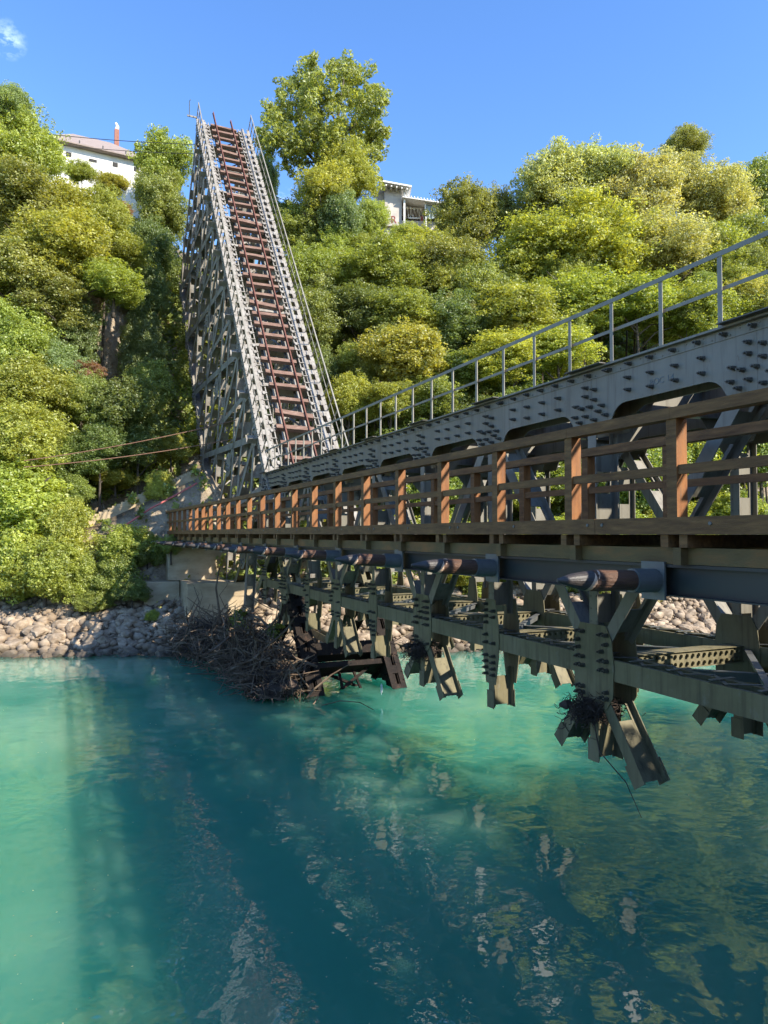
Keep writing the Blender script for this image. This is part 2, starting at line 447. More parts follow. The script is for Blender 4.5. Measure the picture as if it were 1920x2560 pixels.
wb = MB()
wb.add([(-700, -600, 0), (700, -600, 0), (700, 900, 0), (-700, 900, 0)], [(0, 1, 2, 3)])
tag(wb.build('water', water_mat(), fix=False), kind='structure')

# ------------------------------------------------------------------ bridge frame
AZ = math.atan(0.4366)                     # the bridge runs this far left of straight ahead
U = Vector((-math.sin(AZ), math.cos(AZ), 0)); NN = Vector((math.cos(AZ), math.sin(AZ), 0))
def W(s, t, z): return U*s + NN*t + Vector((0, 0, z))
RZ_B = math.pi/2 + AZ                      # local x along U, local y towards the camera side

def battened(mb, p, q, w, d, t0, holes=True, end=.25, pitch=.75):
    """a built-up member in the truss plane: two flange strips d apart joined by a pierced web"""
    P = Vector((p[0], 0, p[1])); Q = Vector((q[0], 0, q[1]))
    for tt in (t0+.008, t0+d-.008):
        a = P.copy(); b = Q.copy(); a.y = b.y = tt
        mb.bar(a, b, .016, w)
    for tt in (t0+.05, t0+d-.05):
        a = P.copy(); b = Q.copy(); a.y = b.y = tt
        mb.bar(a, b, .085, .014)
    L = (Q-P).length; dr = (Q-P)/L; n = max(1, int(L/pitch))
    for i in range(n):
        c0 = L*(i+.22)/n; c1 = L*(i+.78)/n
        if not holes: c0 = L*i/n; c1 = L*(i+1)/n
        a = P + dr*c0; b = P + dr*c1; a.y = b.y = t0 + d/2
        mb.bar(a, b, d-.19, .012)

def hexbolt(mb, x, z, y, r=.030, L=.125, out=-1, nut=True):
    k = 6; v = []
    prof = [(r*1.25, 0), (r*1.25, .018), (r, .018), (r, L*.72), (r*.5, L*.72), (r*.42, L)]
    n0 = len(mb.v)
    for rr, dd in prof:
        for j in range(k):
            a = 2*math.pi*j/k + .3
            mb.v.append((x + math.cos(a)*rr, y + out*dd, z + math.sin(a)*rr))
    for i in range(len(prof)-1):
        for j in range(k):
            mb.f.append((n0+i*k+j, n0+(i+1)*k+j, n0+(i+1)*k+(j+1) % k, n0+i*k+(j+1) % k)); mb.m.append(mb.mi)
    mb.f.append(tuple(n0+(len(prof)-1)*k+j for j in range(k))); mb.m.append(mb.mi)

def stub_bolt(mb, x, z, y, r, L, out=-1):
    mb.box((x-r, y, z-r), (x+r, y+out*L, z+r))

def rail_profile(mb, x0, x1, yc, z0, s=1.0):
    mb.box((x0, yc-.055*s, z0), (x1, yc+.055*s, z0+.018*s))
    mb.box((x0, yc-.010*s, z0+.018*s), (x1, yc+.010*s, z0+.10*s))
    mb.box((x0, yc-.030*s, z0+.10*s), (x1, yc+.030*s, z0+.132*s))

T0 = 7.54; D_ = .45; WB = 3.6            # near truss plane, member depth, bridge width
ZT = EYE + 2.62; ZM = EYE - 2.08         # deck level, lower chord centre
S_END = 30.0
S_START = -6.0
bridge = empty('truss_bridge', W(S_START, T0, 0), (0, 0, RZ_B),
               'level grey riveted steel truss bridge cut off below its lower chord, beside the wooden walkway', 'bridge')
OFF = (S_START, T0, 0)
def LB(): return MB(flip=True, off=OFF)

nodes = [S_START + 3.0*i for i in range(13)]          # -6 ... 30, A nodes at 9, 15, 21, 27 (odd multiples of 3)
def lo_(s): return 5.62 if abs(s-6) < .1 else s
def isA(s): return (round(s/3.0) % 2) == 1
def zbot(s):                                          # lower edge of the top chord, deeper at the nodes
    d = abs((s + 1.5) % 3.0 - 1.5)
    k = min(1, max(0, (d-.42)/.34)); k = math.sqrt(1-(1-k)**2) if k > 0 else 0
    return ZT - 1.02 + .38*k
bolt_spots = []                                        # (s, z, t, out) of the big bolts
for side, tb in ((0, T0), (1, T0+WB-D_)):
    outp = tb if side == 0 else tb+D_
    c = LB()
    for i in range(len(nodes)-1):
        for tt in (tb, tb+D_-.016):
            c.profile(nodes[i]+.002, nodes[i+1]-.002, .075, lambda x: ZT-.03, zbot, tt, tt+.016)
        for tt in (tb-.012, tb+D_):
            c.box((nodes[i]+.6, tt, ZT-.16), (nodes[i+1]+.595, tt+.012, ZT-.03))
    c.box((S_START, tb-.09, ZT-.03), (S_END, tb+D_+.09, ZT))
    c.box((S_START, tb+.02, ZT-.50), (S_END, tb+D_-.02, ZT-.486))
    for i in range(int((S_END-S_START)/.14)):          # rivet rows along the top edge strip
        s = S_START + .05 + .14*i
        for k, zz in enumerate((ZT-.125, ZT-.07)):
            if (i+k) % 2 == 0 and s > 2:
                stub_bolt(c, s, zz, tb-.012, .009, .008)
    chord = c.build('top_chord', M['paint'], bridge)
    # lower chord: two plates with lacing across the top
    c = LB()
    for i in range(len(nodes)-1):
        a, b = nodes[i], nodes[i+1]
        for tt in (tb, tb+D_-.016):
            c.box((a+.001, tt, ZM-.16), (b-.001, tt+.016, ZM+.16))
        for zz in (ZM+.15, ZM-.15):
            c.box((a, tb+.016, zz-.006), (b, tb+.08, zz+.006)); c.box((a, tb+D_-.08, zz-.006), (b, tb+D_-.016, zz+.006))
    c.build('bottom_chord', M['mossy'], bridge)
    c = LB()
    for s in np.arange(S_START+.3, S_END-.4, .72):
        c.bar((s, tb+.05, ZM+.172), (s+.5, tb+D_-.05, ZM+.172), .05, .010, side=(.7, -.7, 0))
        c.bar((s+.5, tb+D_-.05, ZM+.184), (s+.72, tb+.05, ZM+.184), .05, .010, side=(.7, .7, 0))
        c.box((s+.2, tb+.02, ZM+.190), (s+.27, tb+D_-.02, ZM+.20))
    c.build('lacing_bars', M['galv'], bridge)
    for s in nodes:
        A = isA(s)
        if s < -1: continue
        s = lo_(s)
        # vertical post
        c = LB(); battened(c, (s, ZM+.5), (s, ZT-1.0), .19, D_, tb)
        for k in range(14):
            zz = ZM+.7+k*.2
            stub_bolt(c, s+.06, zz, tb, .012, .012); stub_bolt(c, s-.06, zz, tb, .012, .012)
        c.build('vertical_post', M['paint'], bridge)
        # gusset plates at the lower chord
        c = LB()
        if A: poly = [(-.30, -.62), (.30, -.62), (.44, -.42), (.47, .05), (.42, .45), (.30, .66), (-.30, .66), (-.42, .45), (-.47, .05), (-.44, -.42)]
        else: poly = [(-.17, -.85), (.17, -.85), (.27, -.35), (.30, 0), (.27, .35), (.17, .80), (-.17, .80), (-.27, .35), (-.30, 0), (-.27, -.35)]
        for tt in (tb-.018, tb+D_+.002):
            c.prism([(s+x, ZM+z) for x, z in poly], tt, tt+.016)
        g = c.build('gusset_plate', M['mossy'], bridge)
        if A:
            for x in (-.33, -.22, .0, .22, .33):
                for z in (.52, .38, .26, .12, -.02, -.35, -.45):
                    if rng.random() < (.62 if abs(x) > .1 else .25): bolt_spots.append((s+x, ZM+z, outp + (-.018 if side == 0 else .018), -1 if side == 0 else 1, side))
        else:
            for z in (.70, .58, .46, .34, .1, -.05, -.3, -.42, -.54, -.66):
                for x in (-.14, .12):
                    if rng.random() < .8: bolt_spots.append((s+x, ZM+z, outp + (-.018 if side == 0 else .018), -1 if side == 0 else 1, side))
        # cut ends hanging below the chord
        if 1 < s < 28:
            ends = [(0, -1.46 if A else -1.30)]
            if A: ends += [(-.98, -1.55), (.88, -1.38)]
            for dx, dz in ends:
                f = .36 if A else .42
                c = LB()
                L0 = Vector((s+dx*f*.8, ZM+dz*f)); L1 = Vector((s+dx, ZM+dz))
                battened(c, L0, L1, .20, D_, tb, pitch=1.3)
                # torn sleeve plates at the cut
                dr = (L1-L0).normalized()
                for tt in (tb-.022, tb+D_+.006):
                    a = Vector((L1.x-dr.x*.32, tt, L1.y-dr.y*.32)); b = Vector((L1.x+dr.x*.02, tt, L1.y+dr.y*.02))
                    c.bar(a, b, .010, .25)
                c.bar((L1.x-dr.x*.42, tb+D_/2, L1.y-dr.y*.42), (L1.x-dr.x*.03, tb+D_/2, L1.y-dr.y*.03), D_-.05, .016)
                c.build('cut_strut', M['mossy'], bridge)
        # diagonals fan up from the A nodes
        if A:
            for sg in (-1, 1):
                if s+3*sg > S_END or s+3*sg < -1: continue
                c = LB(); battened(c, (s+sg*.28, ZM+.42), (s+sg*2.72, ZT-.92), .21, D_, tb)
                c.build('diagonal', M['paint'], bridge)
        s = 6.0 if abs(s-5.62) < .01 else s
        # bolts of the top chord: cluster at the node, pairs in the panel
        o = -1 if side == 0 else 1; yy = tb if side == 0 else tb+D_
        for x, z in [(-.36, -.78), (-.2, -.7), (-.1, -.82), (.1, -.74), (.25, -.82), (.36, -.72), (-.28, -.62), (0, -.6), (.2, -.6), (.33, -.55), (-.1, -.5), (.1, -.42),
                     (-.1, -.34), (.1, -.28), (-.36, -.92), (.05, -.92), (.34, -.93)]:
            bolt_spots.append((s+x, ZT+z, yy, o, side))
        for x in (.8, 1.25, 1.7, 2.15):
            if s+x < S_END:
                for z in ((-.32, -.52) if x in (.8, 1.25, 1.7) else (-.3, -.48)): bolt_spots.append((s+x, ZT+z, yy, o, side))
        for x in np.arange(-.4, 2.6, .42):
            if s+x < S_END: bolt_spots.append((s+float(x), ZT-.10, yy+.012*o, o, side))
    if side == 0: near_chord = chord
bm_one = MB(flip=True); hexbolt(bm_one, 0, 0, 0)
bolt_me = bm_one.mesh('bolt', M['bolt'])
near_b = sorted([b for b in bolt_spots if b[4] == 0 and b[0] > 5.2], key=lambda b: b[0])[:100]
nb = set(near_b)
for (s, z, y, o, sd) in near_b:
    ob = link(bpy.data.objects.new('bolt', bolt_me), bridge)
    ob.location = (s-OFF[0], -(y-OFF[1]), z-OFF[2])
c = LB()
for b in bolt_spots:
    if b in nb or b[0] < -1: continue
    hexbolt(c, b[0], b[1], b[2], out=b[3])
tag(c.build('small_bolts', M['bolt'], bridge), kind='stuff')

# cross beams, lower bracing, stringers
c_y0, c_y1 = T0+D_, T0+WB-D_
for s in nodes:
    if s < -1: continue
    c = LB()
    c.box((s-.10, c_y0, ZT-.62), (s+.10, c_y1, ZT-.60)); c.box((s-.008, c_y0, ZT-.60), (s+.008, c_y1, ZT-.12)); c.box((s-.10, c_y0, ZT-.12), (s+.10, c_y1, ZT-.10))
    for sg in (0, 1):                                   # knee plates
        y = c_y0 if sg == 0 else c_y1; k = 1 if sg == 0 else -1
        c.add([(s-.006, y, ZT-.62), (s-.006, y+k*.8, ZT-.62), (s-.006, y, ZT-1.5), (s+.006, y, ZT-.62), (s+.006, y+k*.8, ZT-.62), (s+.006, y, ZT-1.5)],
              [(0, 1, 2), (3, 5, 4), (0, 3, 4, 1), (1, 4, 5, 2), (2, 5, 3, 0)])
    c.build('cross_beam', M['paint'], bridge)
    c = LB()
    c.box((s-.16, c_y0, ZM-.14), (s+.16, c_y1, ZM-.128)); c.box((s-.16, c_y0, ZM+.128), (s+.16, c_y1, ZM+.14))
    c.box((s-.12, c_y0, ZM-.128), (s-.11, c_y1, ZM+.128)); c.box((s+.11, c_y0, ZM-.128), (s+.12, c_y1, ZM+.128))
    for y in np.arange(c_y0+.1, c_y1-.05, .13):         # rows of bolt heads along the tie
        for zz in (ZM+.06, ZM-.07):
            stub_bolt(c, s-.12, zz, float(y), .022, .022)
            c.box((s-.17, float(y)-.022, zz-.022), (s-.12, float(y)+.022, zz+.022))
    c.build('cross_tie', M['mossy'], bridge)
for i in range(2, len(nodes)-1):
    a, b = nodes[i], nodes[i+1]
    c = LB()
    for sg, zz in ((0, ZM+.02), (1, ZM-.06)):
        ya, yb = (c_y0, c_y1) if sg == 0 else (c_y1, c_y0)
        c.bar((a+.2, ya, zz), (b-.2, yb, zz), .14, .012, side=(0, 0, 1)); c.bar((a+.2, ya, zz+.07), (b-.2, yb, zz+.07), .10, .012, side=(.7, .7, 0))
    c.build('bottom_bracing', M['galv'], bridge)
for y in (T0+WB/2-.6, T0+WB/2+.6):
    c = LB()
    c.box((S_START, y-.1, ZT-.10), (S_END, y+.1, ZT-.085)); c.box((S_START, y-.006, ZT-.42), (S_END, y+.006, ZT-.10)); c.box((S_START, y-.1, ZT-.435), (S_END, y+.1, ZT-.42))
    c.build('stringer', M['paint'], bridge)
tr = LB()
for y in (T0+WB/2-.58, T0+WB/2+.58): rail_profile(tr, S_START, S_END-.3, y, ZT+.10)
track = tr.build('track', M['rust'], bridge)
s = S_START+.3
while s < S_END-.3:
    c = LB(); j = rng.uniform(-.05, .05)
    c.box((s, T0+.30+j, ZT-.085), (s+.22, T0+WB-.32+j, ZT+.098)); c.build('sleeper', M['sleeper_grey'], track); s += .82+rng.uniform(-.05, .05)
def level_railing(y, sgn):
    c = LB()
    c.box((S_START, y-.035, ZT+.985), (S_END, y+.035, ZT+.997)); c.box((S_START, y-.035*sgn-.005, ZT+.93), (S_END, y-.035*sgn+.005, ZT+.985))
    c.box((S_START, y+.025, ZT+.50), (S_END, y+.035, ZT+.55))
    r_ = c.build('railing', M['rail_paint'], bridge)
    s = S_START + .52
    while s < S_END:
        c = LB()
        c.box((s-.035, y-.03, ZT+.002), (s+.035, y-.022, ZT+.984)); c.box((s+.027, y-.022, ZT+.002), (s+.035, y+.024, ZT+.984))
        c.box((s-.06, y-.05, ZT+.001), (s+.06, y+.05, ZT+.012))
        c.build('railing_post', M['rail_paint'], r_); s += 1.0
level_railing(T0+.02, 1)
# perforated seating plates with bolts jut out from the top flange
for s in nodes:
    if s < 3: continue
    c = LB()
    c.prism([(s-.42, ZT+.002), (s+.42, ZT+.002), (s+.42, ZT+.016), (s-.42, ZT+.016)], T0-.20, T0+.45)
    for x in (-.3, -.18, -.06, .06): hexb = c.tube([(s+x, T0+.2, ZT+.016), (s+x, T0+.2, ZT+.10)], .028, 6)
    c.build('seat_plate', M['bolt'], bridge)
# faint pencilled shop mark on the girder
def text_part(txt, name, loc_fn, size, mat, parent, depth=.004):
    cu = bpy.data.curves.new(name, 'FONT'); cu.body = txt; cu.size = size; cu.extrude = depth/2; cu.space_character = 1.05
    tmp = bpy.data.objects.new(name, cu); SC.collection.objects.link(tmp)
    dg = bpy.context.evaluated_depsgraph_get()
    me = bpy.data.meshes.new_from_object(tmp.evaluated_get(dg)); bpy.data.objects.remove(tmp)
    me.materials.clear(); me.materials.append(mat)
    for v in me.vertices: v.co = loc_fn(v.co)
    return link(bpy.data.objects.new(name, me), parent)
M['mark'] = surf('faint_grey_marking', [(.3, (.13, .145, .15)), (.7, (.17, .185, .19))], 8)
text_part('BOC 14', 'stencil_mark', lambda c: Vector((7.75-OFF[0]-c.x, -(T0-.004-OFF[1])+c.z, ZT-.50+c.y)), .13, M['mark'], bridge)
# end post plates where the deck stops
c = LB()
for tb in (T0, T0+WB-D_):
    c.box((S_END-.02, tb-.02, ZT-1.1), (S_END+.03, tb+D_+.02, ZT-.03))
c.build('end_plate', M['paint'], bridge)

# ------------------------------------------------------------------ the fallen span, leaning back up the bank
TH = math.atan2(.795, .606)
HINGE = W(29.75, T0, ZT-.1)
fallen = empty('fallen_span', HINGE, None,
               'collapsed pale grey steel truss span tilted steeply up the far bank with track on top', 'bridge')
fx = U*math.cos(TH) + Vector((0, 0, math.sin(TH))); fy = -NN; fz = fx.cross(fy)
fallen.matrix_world = Matrix.Translation(HINGE) @ Matrix((fx, fy, fz)).transposed().to_4x4()
LF = lambda: MB(flip=True, off=(0, T0, 0))
HM, HB = -5.9, -12.0
A_TOP = 33.4; A_LOW = -11.3
M_p = M['pale']
def z_at(a, b): return HINGE.z + a*math.sin(TH) + b*math.cos(TH)
def zone(a, b): return M['darkrust'] if z_at(a, b) < 2.6 else (M['mossy'] if z_at(a, b) < 5.0 else M_p)
def fposts(a): return True
for side, tb in ((0, T0), (1, T0+WB-D_)):
    # top chord in lengths, dark and rusted where it enters the water
    a = A_LOW
    while a < A_TOP-.01:
        a2 = min(a+3.0, A_TOP) if a > A_LOW else -9.0
        c = LF()
        for tt in (tb, tb+D_-.016):
            c.profile(a+.002, a2-.002, .15, lambda x: -.03, lambda x: -.03-.52-.25*(abs((x+1.5) % 3-1.5) < .5), tt, tt+.016)
        c.box((a, tb-.07, -.03), (a2, tb+.11, 0)); c.box((a, tb+.32, -.03), (a2, tb+D_+.07, 0))
        for k in range(int((a2-a)/.75)): c.box((a+.2+k*.75, tb+.11, -.028), (a+.52+k*.75, tb+.32, -.006))
        for k in range(int((a2-a)/.33)):
            x = a+.1+.33*k
            for yy in (tb-.03, tb+D_+.03):
                if rng.random() < .55: c.box((x-.022, yy-.022, 0), (x+.022, yy+.022, .035))
            stub_bolt(c, x, -.2, tb, .03, .05); stub_bolt(c, x+.12, -.42, tb, .03, .05)
        if z_at((a+a2)/2, 0) < 4.5:                    # broken iron, thick and ragged
            for k in range(26):
                x = rng.uniform(a, a2); c.bar((x, tb+rng.uniform(-.05, .5), -rng.uniform(0, .6)), (x+rng.uniform(.3, 1.0), tb+rng.uniform(-.05, .5), -rng.uniform(0, .7)), .05, .04)
            c.box((a, tb+.05, -.62), (a2, tb+D_-.05, -.56)); c.box((a, tb+.14, -.5), (a2, tb+.20, -.05)); c.box((a, tb+.28, -.5), (a2, tb+.33, -.05))
        c.build('top_chord', zone((a+a2)/2, 0), fallen)
        a = a2
    # bottom chord and mid chord
    c = LF()
    for x0, x1 in [(i*3.0, i*3.0+3.0) for i in range(-1, 10)] + [(30.0, 31.2)]:
        for tt in (tb, tb+D_-.016): c.box((x0+.002, tt, HB-.2), (x1-.002, tt+.016, HB+.2))
        c.box((x0, tb+.016, HB-.2), (x1, tb+D_-.016, HB-.188))
        for k in range(8): stub_bolt(c, x0+.2+.37*k, HB+.08, tb, .035, .06); stub_bolt(c, x0+.2+.37*k, HB-.1, tb, .035, .06)
    c.build('bottom_chord', M_p, fallen)
    for i in range(-3, 12):
        x = 3.0*i
        c = LF()
        lo = HB+.2 if i >= 0 else (-4.5 if i > -3 else -3.0)
        hi = -.75
        if i == 11: x = 32.9; lo = -11.6
        battened(c, (x if i < 11 else 31.1, lo), (x, hi), .32, D_, tb, pitch=1.1)
        c.build('end_post' if i == 11 else 'web_post', zone(x, (lo+hi)/2), fallen)
        # gussets on the way: top, mid, bottom
        if i < 11 and i >= 0:
            for zz, s_ in ((-.55, .55), (HM, .62), (HB, .6)):
                if zz == HM and i % 2: continue
                c = LF()
                poly = [(-.6*s_, -1.0*s_), (.6*s_, -1.0*s_), (1.0*s_, -.3*s_), (1.0*s_, .3*s_), (.6*s_, .9*s_), (-.6*s_, .9*s_), (-1.0*s_, .3*s_), (-1.0*s_, -.3*s_)]
                if zz > -1: poly = [(p, min(q, .5)) for p, q in poly]
                for tt in (tb-.018, tb+D_+.002): c.prism([(x+p, zz+q) for p, q in poly], tt, tt+.016)
                for k in range(14):
                    stub_bolt(c, x+rng.uniform(-.8, .8)*s_, zz+rng.uniform(-.8, .45)*s_, tb-.018, .032, .07)
                c.build('gusset_plate', M_p, fallen)
    # long diagonals: each crosses two storeys
    for i in range(-2, 11):
        x = 3.0*i
        for da, dep in ((-9.0, 0), (9.0, 1)):
            if i % 2: continue
            xt = x+da; p0 = Vector((x, HB+.3)); p1 = Vector((xt, -.8))
            if x < 0:
                k = (0-x)/da if da > 0 else 2
                if k >= 1: continue
                p0 = p0.lerp(p1, max(k*.5, .3))
            if xt > A_TOP: k = (A_TOP-.8-x)/da; p1 = p0.lerp(p1, k)
            if z_at(p0.x, p0.y) < -2 and z_at(p1.x, p1.y) < 0: continue
            c = LF(); battened(c, p0, p1, .33, D_, tb, pitch=1.0)
            c.build('diagonal', zone((p0.x+p1.x)/2, (p0.y+p1.y)/2) if z_at((p0.x+p1.x)/2, (p0.y+p1.y)/2) > 2.6 else M['mossy'], fallen)
    for x0, x1 in ((0, 3), (3, 6), (6, 9), (9, 12), (12, 15), (15, 18), (18, 21), (21, 24), (24, 27), (27, 30)):
        k = (x0//3) % 2                                  # half diagonals of the upper storey, as on the level span
        c = LF(); battened(c, (x0 if k else x1, HM+.3), (x1 if k else x0, -.85), .27, D_, tb, pitch=1.0); c.build('diagonal', M_p, fallen)

# cross frames, stringers, sleepers, rails
for i in range(-3, 12):
    x = 3.0*i if i < 11 else 32.9
    c = LF()
    y0, y1 = T0+D_, T0+WB-D_
    def arch(t): return -.75-.55*(abs((t-(y0+y1)/2)/((y1-y0)/2))**2.2)
    n = 12; k0 = len(c.v)
    for j in range(n+1):
        t = y0+(y1-y0)*j/n
        for xx in (x-.008, x+.008):
            c.v.append((xx, t, -.14)); c.v.append((xx, t, arch(t)))
    for j in range(n):
        q = k0+4*j
        c.f += [(q, q+4, q+5, q+1), (q+2, q+3, q+7, q+6), (q+1, q+5, q+7, q+3), (q, q+2, q+6, q+4)]; c.m += [0]*4
        t0_, t1_ = y0+(y1-y0)*j/n, y0+(y1-y0)*(j+1)/n
        c.bar((x, t0_, arch(t0_)), (x, t1_, arch(t1_)), .12, .014, side=(1, 0, 0))
    c.box((x-.1, y0, -.14), (x+.1, y1, -.125))
    c.build('cross_beam', zone(x, -.4), fallen)
for i in range(0, 11):
    x = 3.0*i; y0, y1 = T0+D_, T0+WB-D_
    for zz in ((HM, HB) if i % 2 == 0 else (HB,)):
        c = LF()
        c.box((x-.14, y0, zz-.14), (x+.14, y1, zz-.12)); c.box((x-.14, y0, zz+.12), (x+.14, y1, zz+.14)); c.box((x-.01, y0, zz-.12), (x+.01, y1, zz+.12))
        c.bar((x, y0, zz), (x, y1, zz-4.5 if zz == HM else zz+4.5), .1, .02, side=(1, 0, 0)); c.bar((x, y1, zz), (x, y0, zz-4.5 if zz == HM else zz+4.5), .1, .02, side=(1, 0, 0))
        c.build('cross_tie', M_p, fallen)
    c = LF()
    c.bar((x, y0, -.66), (x+3, y1, -.66), .12, .014, side=(.7, -.7, 0)); c.bar((x, y1, -.72), (x+3, y0, -.72), .12, .014, side=(.7, .7, 0))
    c.build('wind_bracing', M_p, fallen); c = LF()
    c.bar((x, y0, HB), (x+3, y1, HB), .12, .014, side=(.7, -.7, 0)); c.bar((x, y1, HB+.03), (x+3, y0, HB+.03), .12, .014, side=(.7, .7, 0))
    c.build('wind_bracing', M_p, fallen)
yc = T0+WB/2
for y in (yc-.60, yc+.60):
    c = LF(); x0 = -2.0
    c.box((x0, y-.1, -.10), (A_TOP-.1, y+.1, -.085)); c.box((x0, y-.008, -.45), (A_TOP-.1, y+.008, -.10)); c.box((x0, y-.1, -.465), (A_TOP-.1, y+.1, -.45))
    c.build('stringer', M_p, fallen)
c = LF(); rail_profile(c, -.6, A_TOP+1.2, yc-.58, .09); rail_profile(c, -.6, A_TOP+.5, yc+.58, .09)
ftrack = c.build('track', M['rust'], fallen)
x = .1; k = 0
while x < A_TOP+.2:
    c = LF(); j = rng.uniform(-.08, .08); tw = rng.uniform(-.05, .05); h = rng.uniform(.17, .22)
    w2 = rng.uniform(.20, .25)
    if k % 9 == 4: tw = rng.choice((-.12, .12)); w2 = .28
    c.bar((x+tw, yc-.90+j, h/2-.082), (x-tw, yc+.90+j, h/2-.082), w2, h, side=(1, 0, 0))
    c.build('sleeper', M['sleeper_red'], ftrack); x += .93+rng.uniform(-.09, .07); k += 1
# side gangways: angle-iron lattice strips between the chord and the track
for y0, y1 in ((T0+D_+.08, yc-1.02), (yc+1.02, T0+WB-D_-.08)):
    c = LF()
    for x in np.arange(.2, A_TOP-.3, .5):
        c.box((x, y0, -.02), (x+.05, y1, .03))
        if rng.random() < .75: c.box((x-.09, y0+.02, .0), (x+.11, y0+.14, .05))
    for y in (y0+.03, y1-.03): c.box((0, y-.025, -.045), (A_TOP-.2, y+.025, -.022))
    c.build('gangway', M_p, fallen)
# white brackets that jut from the near chord at each node
for i in range(1, 11):
    c = LF(); x = 3.0*i-.3
    c.box((x-.25, T0-.45, -.62), (x+.25, T0-.02, -.60)); c.box((x-.25, T0-.45, -.60), (x-.235, T0-.02, -.30)); c.build('side_bracket', M_p, fallen)
for y, sgn in ((T0-.02, -1), (T0+WB+.02, 1)):
    c = LF()
    c.box((-.5, y-.03, .99), (A_TOP+.1, y+.03, 1.035)); c.box((-.5, y-.012, .50), (A_TOP+.1, y+.012, .54))
    if sgn < 0: c.tube([(A_TOP+.1, y-.5, .1), (A_TOP+.1, y-.6, .95), (A_TOP+.1, y-.55, 1.1)], .025, 5); c.box((A_TOP-.1, y-.65, .02), (A_TOP+.15, y, .06))
    r_ = c.build('railing', M['rail_paint'], fallen)
    x = 0.3
    while x < A_TOP+.1:
        c = LF(); c.box((x-.03, y-.03, 0), (x+.03, y-.018, .99)); c.box((x+.02, y-.018, 0), (x+.03, y+.03, .99)); c.build('railing_post', M['rail_paint'], r_); x += 1.0
# ruined lower end: black cross girder and braces between the two legs
c = LF()
c.bar((-8.3, T0+.3, -.5), (-8.3, T0+WB-.3, -.5), .5, .55, side=(1, 0, 0)); c.bar((-8.6, T0+.3, -.95), (-8.6, T0+WB-.3, -.95), .2, .12, side=(1, 0, 0))
for k in range(16):
    y = rng.uniform(T0, T0+WB-.4); c.bar((-8.3+rng.uniform(-.3, .3), y, -.3), (-8.3+rng.uniform(-.3, .3), y+.4, -.75), .07, .05)
c.bar((-10.4, T0+.4, -.6), (-8.7, T0+WB-.5, -.6), .10, .10); c.bar((-8.7, T0+.5, -.8), (-10.2, T0+WB-.5, -.8), .10, .08)
c.bar((-8.7, T0+1.5, -.7), (-9.8, T0+1.4, -.5), .08, .08); c.bar((-8.7, T0+2.0, -.7), (-9.9, T0+2.1, -.5), .08, .08)
c.build('ruined_cross_girder', M['darkrust'], fallen)
c = LF()
c.box((-11.2, T0+WB-.6, -.7), (-10.6, T0+WB+.1, .1)); c.bar((-10.3, T0+WB-.5, -.1), (-10.9, T0+WB+1.05, -.15), .25, .28); c.bar((-10.9, T0+WB+1.0, -.2), (-11.3, T0+WB+.9, -.3), .12, .16)
c.box((-11.6, T0-.15, -.8), (-10.7, T0+.65, .12))
c.build('torn_foot', M['darkrust'], fallen)

# ------------------------------------------------------------------ the timber walkway
WAZ = AZ + math.atan(.0216)
WU = Vector((-math.sin(WAZ), math.cos(WAZ), 0)); WN = Vector((math.cos(WAZ), math.sin(WAZ), 0))
WORG = NN*5.60
walk = empty('timber_walkway', WORG + WU*(-3.0), (0, 0, math.pi/2+WAZ),
             'brown timber footbridge with post and rail fences running beside the level steel bridge', 'walkway')
LW = lambda: MB(flip=True, off=(-3.0, 0, 0))
ZD = EYE + .17; W_A, W_B = -3.0, 42.3; WW = 1.75
c = LW()
x = W_A
while x < W_B:
    c.box((x, .055, ZD-.05), (x+.19, WW-.055, ZD-.008+rng.uniform(-.004, .004))); x += .2
c.build('deck_boards', M['wood_out'], walk)
post_x = [5.36 + 1.58*k for k in range(-4, 24)]
post_x = [p for p in post_x if p < W_B-.05] + [W_B-.08]
for y0, y1, nm in ((0, .05, 'near'), (WW-.05, WW, 'far')):
    x = W_A; k = 0
    while x < W_B:
        x2 = min(x+3.16, W_B)
        c = LW(); c.box((x+.004, y0, ZD-.175), (x2-.004, y1, ZD+rng.uniform(-.003, .003)))
        if nm == 'near':
            c.mi = 1
            for xx in (x+.12, x+1.58, x2-.12): c.tube([(xx, y0, ZD-.07), (xx, y0-.012, ZD-.07)], .018, 8)
        c.build('fascia_board', [M['wood_out'], M['galv']], walk); x = x2; k += 1
for side, y0 in ((0, .0), (1, WW-.15)):
    r_ = None
    c = LW()
    for a, b in zip(post_x[:-1], post_x[1:]):
        c.box((a+.002, y0-.02, ZD+.985), (b-.002, y0+.12, ZD+1.10+rng.uniform(-.004, .004)))
        c.mi = 0
    c.box((W_A, y0-.02, ZD+.985), (post_x[0]-.002, y0+.12, ZD+1.10))
    r_ = c.build('fence_top_rail', M['wood_out'], walk)
    for a, b in zip(post_x[:-1], post_x[1:]):
        c = LW(); j = rng.uniform(-.008, .008)
        c.box((a+.02, y0+.035, ZD+.43+j), (b+.018, y0+.075, ZD+.525+j)) if False else c.box((a+.066, y0+.02, ZD+.43+j), (b-.066, y0+.07, ZD+.525+j))
        c.build('fence_mid_rail', M['wood_out'], walk)
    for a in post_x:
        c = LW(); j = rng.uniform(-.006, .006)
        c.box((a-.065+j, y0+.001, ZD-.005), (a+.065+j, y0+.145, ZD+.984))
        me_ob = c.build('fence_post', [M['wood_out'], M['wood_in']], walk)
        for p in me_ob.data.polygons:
            p.material_index = 1 if abs(p.normal.x) > .9 else 0  # fronts carry painted-in shade besides weathering, sides the brighter sunlit orange
